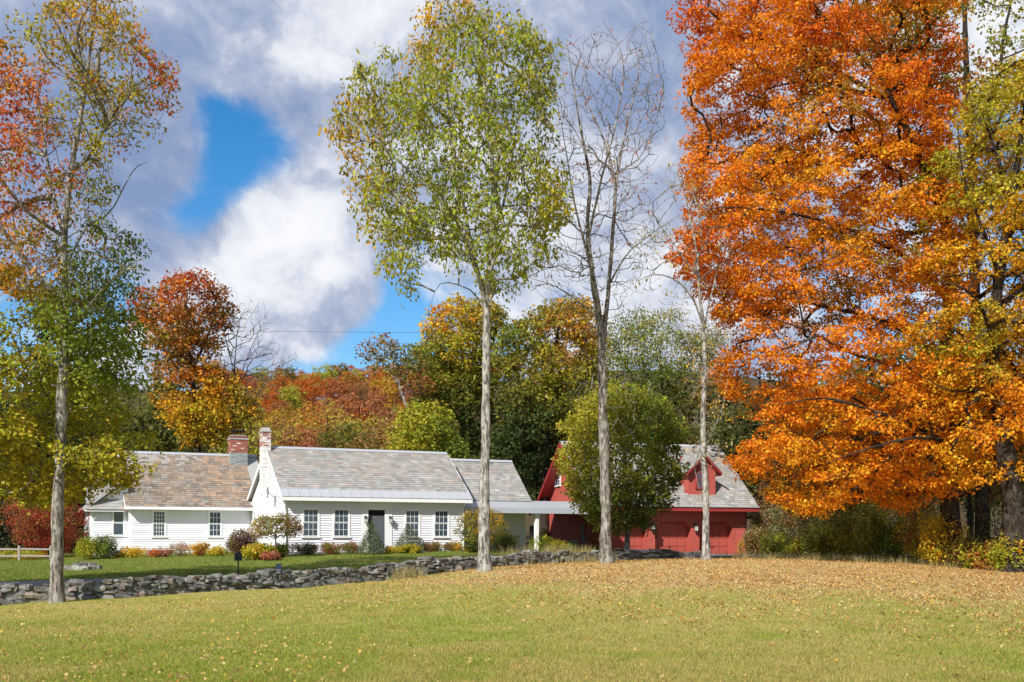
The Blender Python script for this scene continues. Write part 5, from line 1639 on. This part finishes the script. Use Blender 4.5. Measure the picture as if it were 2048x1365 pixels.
def stone_wall(name, label, path, height, seed, wmin, wmax, hmin, hmax, depth=.45, dips=None, limit=300):
    rs_ = np.random.default_rng(seed)
    Pth = smooth_line(np.array(path, float), 400)
    Ls = np.concatenate([[0], np.cumsum(np.linalg.norm(np.diff(Pth, axis=0), axis=1))])
    tot = Ls[-1]

    def at(s_):
        return np.array([np.interp(s_, Ls, Pth[:, 0]), np.interp(s_, Ls, Pth[:, 1])])
    base = at(0)
    root = empty(name, (base[0], base[1], gz(*base)), 0, label, "stone wall")
    bz_ = root.location.z
    lst = []
    topo = np.zeros(800)
    ss = np.linspace(0, tot, 800)
    gzs = np.array([gz(*at(s_)) for s_ in ss])
    hfun = height + .05 * np.sin(ss * 1.3) + .04 * np.sin(ss * 3.1 + 1)
    if dips:
        for (pc, w_, amt) in dips:
            hfun = hfun - amt * np.exp(-((ss - pc * tot) / w_) ** 2)
    row = 0
    while row < 7:
        s_ = -rs_.uniform(0, .3)
        added = 0
        while s_ < tot:
            big = 1.25 if row == 0 else (1.0 if row == 1 else .85)
            w_ = rs_.uniform(wmin, wmax) * big
            h_ = rs_.uniform(hmin, hmax) * big
            k_ = (ss > s_) & (ss < s_ + w_)
            if k_.any():
                z0 = topo[k_].mean() * .6 + topo[k_].min() * .4
                room = hfun[k_].mean() - z0
                if room > h_ * .45:
                    hh = min(h_, room + .05)
                    p = at(s_ + w_ / 2)
                    tg = at(min(s_ + w_, tot)) - at(max(s_, 0))
                    ang = math.atan2(tg[1], tg[0])
                    off = rs_.normal() * .035
                    lst.append(((p[0] - math.sin(ang) * off - base[0], p[1] + math.cos(ang) * off - base[1], gzs[k_].mean() + z0 + hh * .5 - .05 - bz_), (w_ * 1.08, depth * rs_.uniform(.8, 1.1), hh * 1.15), ang))
                    topo[k_] = z0 + hh * .93
                    added += 1
            s_ += w_ * .97
        row += 1
        if not added:
            break
    keep = lst[:limit] if len(lst) <= limit else lst
    order_ = sorted(range(len(lst)), key=lambda i_: -(lst[i_][1][0] * lst[i_][1][2]))
    for i_ in order_[:limit]:
        stone(root, *lst[i_], rs_)
    rest = order_[limit:]
    if rest:
        g_ = Geo()
        r3 = np.random.default_rng(seed + 1)
        for i_ in rest:
            l_, sz, an = lst[i_]
            me_ = STM[i_ % len(STM)]
            vv_ = np.array([v.co[:] for v in me_.vertices]) * np.array(sz)
            rm_ = np.array([[math.cos(an), -math.sin(an), 0], [math.sin(an), math.cos(an), 0], [0, 0, 1]])
            g_.add(vv_ @ rm_.T + np.array(l_), [tuple(p.vertices) for p in me_.polygons], np.array(STC[int(r3.integers(len(STC)))]) * .62 * math.exp(r3.normal() * .22))
        o = g_.build("small_stones", STONE_A, root, False)
        o['kind'] = 'stuff'
    # dark rubble core behind the faces
    g_ = Geo()
    for k in range(0, 799, 6):
        a, b_ = at(ss[k]), at(ss[min(k + 6, 799)])
        tg = unit((b_ - a)[None])[0]
        nn = np.array([-tg[1], tg[0]]) * .14
        zt_ = hfun[k] * .72
        for_ = [(a - nn), (b_ - nn), (b_ + nn), (a + nn)]
        zz = gzs[k]
        vv_ = [(q[0] - base[0], q[1] - base[1], zz - .2 - bz_) for q in for_] + [(q[0] - base[0], q[1] - base[1], zz + zt_ - bz_) for q in for_]
        g_.add(vv_, [(0, 1, 5, 4), (1, 2, 6, 5), (2, 3, 7, 6), (3, 0, 4, 7), (4, 5, 6, 7)])
    o = g_.build("rubble_core", STONE_S, root)
    o['kind'] = 'stuff'
    return root


def wp(x, D):
    return ((x - CX) / F * D, D)


stone_wall("stone_wall", "long grey fieldstone wall running along the road below the white house", [wp(-170, 32.2), wp(0, 32.6), wp(240, 33.5), wp(420, 35.0), wp(600, 36.8), wp(800, 39.0), wp(960, 41.0), wp(1100, 43.0), wp(1205, 44.6)], .56, 71, .15, .46, .085, .19,
           dips=[(.78, 1.0, .10), (.92, 3.0, .12)])
stone_wall("stone_wall", "short low wall of dark flat stones in front of the garage doors", [wp(1238, 46.2), wp(1300, 47.0), wp(1350, 47.4), wp(1392, 47.6)], .40, 72, .25, .6, .06, .12)
# fire pit
p_ = px(166, 1145, 45.5)
fp = empty("fire_pit", (p_[0], p_[1], gz(p_[0], p_[1])), 0, "ring of stones around a fire pit on the lawn beside the left wing", "fire pit")
rs = np.random.default_rng(73)
for k in range(15):
    a = k / 15 * 2 * math.pi
    stone(fp, (math.cos(a) * .58, math.sin(a) * .5, .06), (.30, .26, .20), a + 1.57, rs, 1.25)
for k in range(7):
    a = rs.uniform(0, 6.28)
    stone(fp, (math.cos(a) * .4, math.sin(a) * .35, .20), (.34, .28, .16), a, rs, 1.35)

# ------------------------------------------------------------------ roadside things
p_ = px(476.5, 1152, 38.6)
mb = empty("mailbox", (p_[0], p_[1], gz(p_[0], p_[1])), R(15), "black mailbox on a thin post behind the stone wall", "mailbox")
zt0 = EYE + (HOR - 1121) / F * 38.6 - mb.location.z
Geo().tube([(0, 0, -.1), (0, 0, zt0 - .012)], [.022, .022], 8).build("post", BLACK, mb)
arc = [(-.125, 0), (.125, 0)] + [(.125 * math.cos(a), .16 + .125 * math.sin(a)) for a in np.linspace(0, math.pi, 9)]
bx = Geo().prism(arc, -.24, .24, 'y').build("box", BLACK, mb)
bx.location = (0, 0, zt0)
Geo().box(-.14, .14, -.20, .20, -.012, -.001).build("bracket", BLACK, bx)
Geo().box(.127, .14, -.1, -.07, .1, .24).build("flag", RED_TRIM, bx)
Geo().prism([(q[0] * .97, q[1] * .97 + .004) for q in arc], -.252, -.241, 'y').build("door", BLACK, bx)
p_ = px(557.5, 1152, 38.9)
bo = empty("bollard", (p_[0], p_[1], gz(p_[0], p_[1])), 0, "short blue grey post standing behind the stone wall right of the mailbox", "bollard")
zt0 = EYE + (HOR - 1128) / F * 38.9 - bo.location.z
Geo().tube([(0, 0, -.1), (0, 0, zt0 - .02)], [.095, .095], 14).build("pipe", BLUEGREY, bo, True)
Geo().tube([(0, 0, zt0 - .02), (0, 0, zt0)], [.10, .10], 14).build("cap", BLUEGREY, bo)
# rail fence at the left edge
p_ = px(-90, 1122, 53)
rf = empty("rail_fence", (p_[0], p_[1], gz(p_[0], p_[1])), R(4), "weathered two rail wooden fence at the left edge of the lawn", "fence")
Lf = (97 + 90) / F * 53
for z in (.62, .30):
    for k in range(3):
        o = Geo().tube([(k * Lf / 3, .02, z), ((k + 1) * Lf / 3, -.02, z - .02)], [.05, .045], 7).build("rail", WOOD, rf)
for k in range(4):
    Geo().box(k * Lf / 3 - .05, k * Lf / 3 + .05, -.05, .05, -.3, .78).build("post", WOOD, rf)
# blue tub among the brush right of the garage
p_ = px(1574, 1088, 57)
tb = empty("tub", (p_[0], p_[1], gz(p_[0], p_[1])), R(20), "blue plastic tub lying in the brush right of the garage", "tub")
Geo().prism([(-.20, 0), (.20, 0), (.27, .36), (-.27, .36)], -.2, .2, 'y').build("body", BLUE, tb)
Geo().box(-.29, .29, -.22, .22, .36, .40).build("rim", BLUE, tb)

# overhead wires
for (a, b_, Da, Db, sag, lab) in (((-300, 660), (2500, 676), 74, 78, .35, "topmost overhead wire crossing above the house"), ((-300, 772), (2500, 738), 73, 77, .5, "middle overhead wire crossing behind the house roofs"), ((-300, 866), (2500, 842), 67.5, 78, .3, "lowest overhead wire just above the house roofs")):
    A_, B_ = px(a[0], a[1], Da), px(b_[0], b_[1], Db)
    tt = np.linspace(0, 1, 40)[:, None]
    L_ = A_ * (1 - tt) + B_ * tt
    L_[:, 2] -= sag * 4 * (tt * (1 - tt))[:, 0] - sag
    o = Geo().tube(L_, np.full(40, .008), 4).build("overhead_wire", BLACK)
    tag(o, lab, "wire")

# ------------------------------------------------------------------ shrubs and plants
def shrub(name, label, cat, x, yb_, D, w, h, cols, n=120, per=30, L=.07, Wd=.05, Rc=.16, seed=1, up=.5, hang=.2, cone=False, group=None, dep=None, flatness=.45, mat=None, gapn=.22, stems=True):
    """bush whose base centre is at photo pixel (x, yb_) at distance D; w, h in pixels"""
    rs_ = np.random.default_rng(seed)
    b0 = px(x, yb_, D)
    b0[2] = gz(b0[0], b0[1])
    rx, hz = w / 2 * D / F, h * D / F
    ry = (dep or rx)
    if cone:
        A = []
        for zf in np.linspace(.04, .97, 15):
            rr = rx * (1 - zf ** 1.35) * .95 + .02
            k_ = max(4, int(rr / rx * 17))
            for a in np.arange(k_) * 2 * math.pi / k_ + rs_.uniform(0, 6):
                A.append((math.cos(a) * rr * rs_.uniform(.85, 1.05), math.sin(a) * rr * rs_.uniform(.85, 1.05), hz * zf))
        A = np.array(A)
    else:
        sp = (rx * ry * hz / n) ** (1 / 3) * .95
        cs = [(0, 0, hz * .52, rx * .92, ry * .92, hz * .48)] + [(rs_.normal() * rx * .5, rs_.normal() * ry * .5, hz * rs_.uniform(.35, .75), rx * .42, ry * .42, hz * .27) for _ in range(4)]
        A = ell_points(cs, n, rs_, sp, gapn=gapn, gscale=2.2 / max(rx, .3))
        A = A[A[:, 2] > .02]
    root = empty(name, b0, 0, label, cat, group)
    pal = np.array([C[c] if isinstance(c, str) else c for c in cols])
    nz = vnoise(A, 1.6 / max(rx, .25), seed)
    ci = np.clip((nz * 1.5 - .25) * len(pal) + rs_.normal(size=len(A)) * .35, 0, len(pal) - 1).astype(int)
    cc = pal[ci]
    outc = np.array([0, 0, hz * .25])
    v, q, c_ = leaf_arrays(A, cc, rs_, per, Rc, flatness=flatness, L=L, Wd=Wd, hang=hang, up=up, outc=outc, jit=.22)
    k_ = v[:, 2] < -.05
    v[k_, 2] = -.05
    link("foliage", fast_mesh("foliage", v, q, c_, mat or LEAF), root)
    if stems:
        sg = []
        for k in range(7):
            e_ = A[int(rs_.integers(len(A)))]
            sg.append(tube_arrays(smooth_line(np.array([(rs_.normal() * .05, rs_.normal() * .05, -.1), (e_[0] * .3, e_[1] * .3, e_[2] * .5), tuple(e_)]), 6), np.linspace(.022, .006, 6) * max(.5, min(hz, 1.5)), 5))
        vv_, qq_ = join(sg)
        link("stem", fast_mesh("stem", vv_, qq_, None, BARK_GREY, True), root)
    return root


SH_ = [
    ("burning_bush", "big red burning bush at the left end of the house", "bush", 100, 1116, 56, 160, 118, ((.30, .045, .025), (.36, .05, .025), 'RUST', 'BRN', (.42, .07, .03)), dict(n=330, per=34, L=.10, Wd=.07, Rc=.26)),
    ("shrub", "yellow green leafy shrub at the left corner of the white wing", "shrub", 178, 1120, 52.5, 58, 44, ('YG', 'LG', 'GRN'), dict(n=130, per=34, Rc=.17)),
    ("shrub", "dark green rounded shrub touching the left corner of the white wing", "shrub", 212, 1119, 53, 46, 47, ('GRN', 'DG', 'OLIVE'), dict(n=130, per=34, Rc=.17)),
    ("perennial_plant", "low golden orange perennials in the bed left of the first wing window", "plant", 262, 1119, 53.5, 78, 19, ('GOLD', 'OR', 'GOLD', 'YEL'), dict(n=120, per=30, Rc=.13, dep=.5)),
    ("perennial_plant", "low rusty orange perennials below the first wing window", "plant", 318, 1119, 53.3, 50, 16, ('RUST', 'OR', 'PINK'), dict(n=80, per=30, Rc=.12, dep=.4)),
    ("flower_bed", "pinkish seed heads and dry flowers between the two wing windows", "plant", 362, 1117, 53.3, 56, 27, ('PINK', 'STRAW', 'PINK', 'OLIVE'), dict(n=90, per=24, Rc=.13, dep=.4, Wd=.03)),
    ("perennial_plant", "yellow leaved plant under the second wing window", "plant", 401, 1117, 53, 34, 26, ('YEL', 'GOLD', 'YG', 'RUST'), dict(n=70, per=30, Rc=.12)),
    ("perennial_plant", "low green and yellow edging plants left of the brown bush", "plant", 436, 1118, 52.5, 44, 17, ('YG', 'LG', 'YEL'), dict(n=70, per=30, Rc=.12, dep=.4)),
    ("smoke_bush", "rounded brown purple bush standing left of the white chimney", "bush", 486, 1112, 50.8, 62, 54, ((.12, .055, .05), 'BRN', (.13, .06, .055), 'OLIVE'), dict(n=220, per=34, Rc=.17, L=.065)),
    ("hosta_plant", "bright yellow hosta below the small ornamental tree", "plant", 520, 1121, 49.2, 66, 30, ('YEL', 'YG', 'YEL', 'LG'), dict(n=110, per=26, L=.12, Wd=.07, Rc=.14)),
    ("sedum_plant", "low red sedum in front of the yellow hosta", "plant", 541, 1121, 48.6, 38, 17, ('RED', 'RUST', 'PINK'), dict(n=70, per=30, Rc=.1)),
    ("shrub", "small green shrub at the foot of the white chimney", "shrub", 562, 1112, 50.2, 34, 26, ('LG', 'GRN', 'YG'), dict(n=70, per=30, Rc=.12)),
    ("hedge_shrub", "dark rounded low shrub under the first front window", "shrub", 614, 1112, 51.2, 48, 23, ('DG', 'BRN', (.07, .045, .03)), dict(n=120, per=32, Rc=.12, L=.05, Wd=.035)),
    ("hedge_shrub", "olive and rust low shrub under the second front window", "shrub", 661, 1111, 51.6, 46, 23, ('OLIVE', 'RUST', 'OLIVE'), dict(n=110, per=32, Rc=.12, L=.05, Wd=.035)),
    ("hedge_shrub", "brown low shrub left of the dwarf spruce by the door", "shrub", 702, 1110, 52, 42, 23, ('BRN', 'RUST', 'OLIVE'), dict(n=110, per=32, Rc=.12, L=.05, Wd=.035)),
    ("hedge_shrub", "olive low shrub under the third front window", "shrub", 866, 1105, 54, 40, 19, ('OLIVE', 'BRN', 'OLIVE'), dict(n=90, per=32, Rc=.11, L=.05, Wd=.035)),
    ("hedge_shrub", "yellow brown low shrub at the right corner of the front wall", "shrub", 905, 1104, 54.5, 44, 19, ('GOLD', 'OLIVE', 'BRN'), dict(n=90, per=32, Rc=.11, L=.05, Wd=.035)),
    ("perennial_plant", "bright yellow green plants in front of the right dwarf spruce", "plant", 818, 1108, 52.2, 56, 17, ('YEL', 'YG', 'LG'), dict(n=90, per=30, Rc=.11, dep=.35)),
    ("perennial_plant", "small orange plant between the door and the right dwarf spruce", "plant", 779, 1106, 52.6, 24, 12, ('OR', 'RUST'), dict(n=40, per=26, Rc=.09)),
    ("perennial_plant", "gold and green plants at the foot of the golden olive tree", "plant", 948, 1104, 53.6, 40, 15, ('GOLD', 'YG', 'OLIVE'), dict(n=60, per=28, Rc=.1)),
    ("shrub", "dark green shrub in the shade of the breezeway behind the slender trunk", "shrub", 1010, 1102, 55.5, 60, 40, ('DG', 'DG', 'OLIVE'), dict(n=110, per=30, Rc=.16)),
    ("shrub", "bright green leafy plants at the foot of the breezeway post", "shrub", 1080, 1104, 57, 42, 34, ('LG', 'YG', 'GRN'), dict(n=100, per=30, Rc=.14)),
    ("hydrangea", "hydrangea with pale dry flower heads beside the breezeway post", "shrub", 1084, 1101, 57.6, 30, 48, ('STRAW', 'PINK', 'LG'), dict(n=60, per=26, Rc=.13)),
    ("shrub", "yellow flowering plants left of the dark green trash bin", "shrub", 1114, 1106, 57, 40, 24, ('YG', 'YEL', 'GRN'), dict(n=80, per=30, Rc=.13)),
    ("shrub", "reddish brown vine and dry shrub at the left front corner of the garage", "shrub", 1196, 1108, 62, 26, 60, ('BRN', 'RUST', 'OLIVE'), dict(n=80, per=22, Rc=.18)),
    ("shrub", "small yellow green sapling in front of the red railing", "shrub", 1483, 1112, 64, 16, 36, ('YEL', 'YG'), dict(n=35, per=18, Rc=.13)),
]
for i, (nm, lab, cat, x, y, D, w, h, cols, kw) in enumerate(SH_):
    shrub(nm, lab, cat, x, y, D, w, h, cols, seed=400 + i, **kw)
for i, (x, y, D, w, h, lab) in enumerate(((743, 1108, 51.6, 54, 60, "dwarf blue green spruce cone standing just left of the front door"), (817, 1106, 53.2, 60, 54, "dwarf blue green spruce cone under the window right of the front door"))):
    shrub("dwarf_spruce", lab, "shrub", x, y, D, w, h, ((.10, .135, .06), (.14, .165, .07), (.075, .10, .05)), cone=True, per=34, L=.085, Wd=.022, Rc=.13, seed=440 + i, up=.2, hang=-.15, flatness=.7, mat=NEEDLE, group="dwarf spruces either side of the front door")
# brush along the edge of the wood on the right
BR_ = [
    (1515, 1112, 60, 50, 60, ('OLIVE', 'BRN', 'STRAW'), "thin dry brush just right of the garage corner"),
    (1555, 1110, 56, 60, 45, ('YG', 'OLIVE', 'GRN'), "olive brush left of the blue tub"),
    (1600, 1112, 53, 60, 40, ('STRAW', 'OLIVE', 'YG'), "straw coloured weeds in front of the blue tub"),
    (1645, 1110, 51, 70, 70, ('LG', 'YG', 'OLIVE'), "light green leafy brush right of the blue tub"),
    (1690, 1112, 50, 70, 95, ('OLIVE', 'YG', 'BRN'), "tall thin olive brush under the low orange bough"),
    (1740, 1114, 49, 80, 120, ('GRN', 'YG', 'OLIVE'), "tall green sapling thicket below the orange maple"),
    (1790, 1116, 48, 80, 90, ('GRN', 'DG', 'YG'), "dark green thicket left of the orange maple trunk"),
    (1835, 1120, 46, 85, 130, ('YG', 'YEL', 'LG', 'RUST'), "yellow green sapling in front of the orange maple trunk"),
    (1880, 1124, 44, 80, 105, ('YEL', 'GOLD', 'YG'), "golden leaved bush at the foot of the orange maple"),
    (1925, 1126, 43.5, 80, 60, ('OLIVE', 'BRN', 'YG'), "low olive brush between the two dark maple trunks"),
    (1975, 1130, 42.5, 80, 55, ('YG', 'RUST', 'LG'), "low green and rust brush left of the leaning dark trunk"),
    (2030, 1138, 39.6, 90, 75, ('LG', 'YG', 'GOLD'), "yellow green bush in front of the leaning dark trunk"),
    (2090, 1140, 40, 90, 110, ('OLIVE', 'RUST', 'YG'), "rusty olive bush at the right edge"),
    (1670, 1098, 58, 90, 120, ('OLIVE', 'BRN', 'GRN'), "tall brown green thicket further back right of the garage"),
    (1580, 1095, 62, 90, 110, ('GREYG', 'BRN', 'OLIVE'), "grey green thicket behind the blue tub"),
    (1860, 1100, 54, 120, 170, ('OLIVE', 'DG', 'BRN'), "dark tall thicket behind the orange maple trunk"),
    (1990, 1105, 52, 130, 190, ('DG', 'OLIVE', 'RUST'), "dark tall thicket between the two maple trunks, further back"),
    (1530, 1100, 68, 70, 110, ('OLIVE', 'STRAW', 'BRN'), "tall straw and olive thicket just behind the garage corner"),
    (1600, 1098, 70, 100, 130, ('YG', 'OLIVE', 'BRN'), "tall yellow green thicket deep behind the blue tub"),
    (1690, 1096, 66, 110, 110, ('OLIVE', 'STRAW', 'YG'), "tall straw thicket deep under the low orange bough"),
    (1770, 1098, 57, 120, 150, ('OLIVE', 'GRN', 'GOLD'), "olive gold tall thicket under the orange boughs, further back"),
]
for i, (x, y, D, w, h, cols, lab) in enumerate(BR_):
    shrub("brush_shrub", lab, "shrub", x, y, D, w, h, cols, n=150, per=24, L=.10, Wd=.075, Rc=.28, seed=470 + i, gapn=.34)
for i, (x, y, D, w, h, cols, lab) in enumerate([(20, 1112, 55, 90, 20, ('YEL', 'LG', 'YG'), "pale yellow green weeds behind the rail fence"), (60, 1116, 54.5, 70, 16, ('YG', 'GOLD', 'LG'), "low yellow plants just behind the fence right of the weeds"),
                                                  (188, 1105, 58, 60, 75, ('DG', 'GRN', 'DG'), "dark green shrub between the burning bush and the house")]):
    shrub("shrub", lab, "shrub", x, y, D, w, h, cols, n=90, per=26, Rc=.16, seed=520 + i)

# ------------------------------------------------------------------ grass, dry stalks and fallen leaves
rs = np.random.default_rng(91)


def blades(name, label, X, Y, Hh, Wd_, cols, lean=.45, mat=None, z0=0.0, tag_kind='stuff'):
    N_ = len(X)
    Z = np.concatenate([ground(X[i:i + 20000], Y[i:i + 20000]) for i in range(0, N_, 20000)]) + z0
    th = rs.uniform(0, 2 * np.pi, N_)
    ln = rs.normal(size=(N_, 2)) * (Hh * lean)[:, None]
    dx, dy_ = np.cos(th) * Wd_ / 2, np.sin(th) * Wd_ / 2
    V = np.stack([np.stack([X - dx, Y - dy_, Z - .01], -1), np.stack([X + dx, Y + dy_, Z - .01], -1), np.stack([X + ln[:, 0], Y + ln[:, 1], Z + Hh], -1)], 1)
    o = link(name, fast_mesh(name, V.reshape(-1, 3), np.arange(N_ * 3).reshape(-1, 3), np.repeat(cols, 3, 0), mat or LEAF))
    return tag(o, label, kind=tag_kind)


def frustum_xy(n, D0, D1, power=1.0, x0=-60, x1=2110):
    u_ = rs.uniform(size=n)
    Y = 1 / (1 / D1 + (1 / D0 - 1 / D1) * u_ ** power)
    X = (rs.uniform(x0, x1, n) - CX) / F * Y
    return X, Y


X, Y = frustum_xy(430000, 11.0, 46, 1.0)
k_ = Y < wall_y(X) - .2
X, Y = X[k_], Y[k_]
P3 = np.stack([X, Y, np.zeros_like(X)], -1)
nz = vnoise(P3, .35, 1) * .5 + vnoise(P3, 1.3, 2) * .5
car = carpet(X, Y)
k_ = rs.uniform(size=len(X)) > car * .8
X, Y, nz, P3 = X[k_], Y[k_], nz[k_], P3[k_]
gc1, gc2, gc3 = np.array((.31, .335, .045)), np.array((.50, .385, .13)), np.array((.20, .27, .035))
nz = nz * .6 + .4 * vnoise(P3 * np.array([1, .5, 1]), .16, 8)
nz = nz + .10 * np.exp(-((X - 5) / 9) ** 2 - ((Y - 27) / 7) ** 2) + .06 * np.exp(-((X + 10) / 6) ** 2 - ((Y - 29) / 3.5) ** 2)
mixv = np.clip((nz - .40) * 6.0 + rs.normal(size=len(X)) * .2, 0, 1)[:, None]
cols = gc1 * (1 - mixv) + gc2 * mixv
gm_ = (rs.uniform(size=len(X)) < .25)[:, None]
cols = np.where(gm_, gc3, cols) * np.exp(rs.normal(size=(len(X), 1)) * .25)
blades("grass", "mown green and straw coloured lawn grass", X, Y, rs.uniform(.02, .05, len(X)) * (.6 + 1.1 * vnoise(P3, 3.1, 9)), rs.uniform(.006, .012, len(X)) * np.sqrt(Y / 14), cols, .5)

# lawn in front of the house
X, Y = frustum_xy(90000, 38, 56, 1.0, -60, 1300)
k_ = (Y > wall_y(X) + 3.6)
X, Y = X[k_], Y[k_]
cols = np.where((rs.uniform(size=len(X)) < .3)[:, None], np.array((.28, .25, .06)), np.array((.15, .22, .03))) * np.exp(rs.normal(size=(len(X), 1)) * .25)
blades("grass", "greener lawn grass in front of the white house", X, Y, rs.uniform(.03, .08, len(X)), rs.uniform(.015, .03, len(X)), cols, .5)

# dry tall grass along the wall and the edge of the wood
tx, ty = [], []
for (xa, xb, Da, Db, n_, sp_) in ((780, 1240, 39.6, 46.0, 60, .5), (830, 1215, 40.0, 44.0, 46, .25), (1000, 1190, 50, 58, 60, 1.0), (1430, 1760, 50, 46, 60, 1.3), (1600, 2060, 45.5, 41.5, 30, .9), (1236, 1400, 47.5, 49.5, 24, .4), (790, 840, 38.0, 38.8, 20, .2)):
    q = rs.uniform(size=n_)
    cx_, cd_ = xa + (xb - xa) * q, Da + (Db - Da) * q + rs.normal(size=n_) * sp_
    for a, b_ in zip(cx_, cd_):
        m_ = int(rs.integers(12, 40))
        r_ = rs.uniform(.05, .2)
        tx.append((a - CX) / F * b_ + rs.normal(size=m_) * r_)
        ty.append(b_ + rs.normal(size=m_) * r_)
X, Y = np.concatenate(tx), np.concatenate(ty)
cols = np.where((rs.uniform(size=len(X)) < .7)[:, None], np.array((.46, .36, .17)), np.array((.25, .25, .06))) * np.exp(rs.normal(size=(len(X), 1)) * .25)
blades("dry_grass", "tall straw coloured dry grass along the stone wall and the wood edge", X, Y, rs.uniform(.12, .55, len(X)) * np.where(X > 8, .7, 1.0), rs.uniform(.012, .024, len(X)), cols, .32)

# fallen leaves
X, Y = frustum_xy(520000, 11.5, 52, .9)
car = carpet(X, Y)
prob = np.clip(car * .9 + .006, 0, 1) * np.clip((Y / 30), .35, 1)
prob = np.where((X < -2) & (Y < wall_y(X)), prob + .010, prob) * (.35 + 1.3 * vnoise(np.stack([X, Y * .7, X * 0], -1), 1.1, 5) ** 1.5)
k_ = rs.uniform(size=len(X)) < prob
X, Y = X[k_], Y[k_]
N_ = len(X)
Z = np.concatenate([ground(X[i:i + 20000], Y[i:i + 20000]) for i in range(0, N_, 20000)])
Cn = np.stack([X, Y, Z + rs.uniform(.015, .05, N_)], -1)
pal = np.array([(.60, .40, .16), (.64, .46, .20), (.46, .26, .09), (.66, .37, .08), (.34, .19, .07), (.64, .49, .25), (.58, .22, .04), (.66, .48, .08)])
pw = np.array([.22, .2, .16, .12, .1, .12, .03, .05])
cols = pal[rs.choice(len(pal), N_, p=pw / pw.sum())]
nrm = unit(np.array([0, 0, 1.0]) + rs.normal(size=(N_, 3)) * .6)
dv = unit(rs.normal(size=(N_, 3)))
dv = unit(dv - nrm * np.sum(dv * nrm, 1, keepdims=True))
sd_ = np.cross(nrm, dv)
l_ = rs.uniform(.03, .072, N_)[:, None]
w_ = l_ * rs.uniform(.6, .95, N_)[:, None]
f_ = rs.uniform(.0, .45, N_)[:, None] * w_
V = np.stack([Cn - dv * l_ * .5, Cn + sd_ * w_ * .5 + nrm * f_, Cn + dv * l_ * .5, Cn - sd_ * w_ * .5 + nrm * f_], 1)
o = link("fallen_leaves", fast_mesh("fallen_leaves", V.reshape(-1, 3), np.arange(N_ * 4).reshape(-1, 4), np.repeat(cols * np.exp(rs.normal(size=(N_, 1)) * .2), 4, 0), LEAF))
tag(o, "tan and orange fallen leaves carpeting the lawn", kind='stuff')
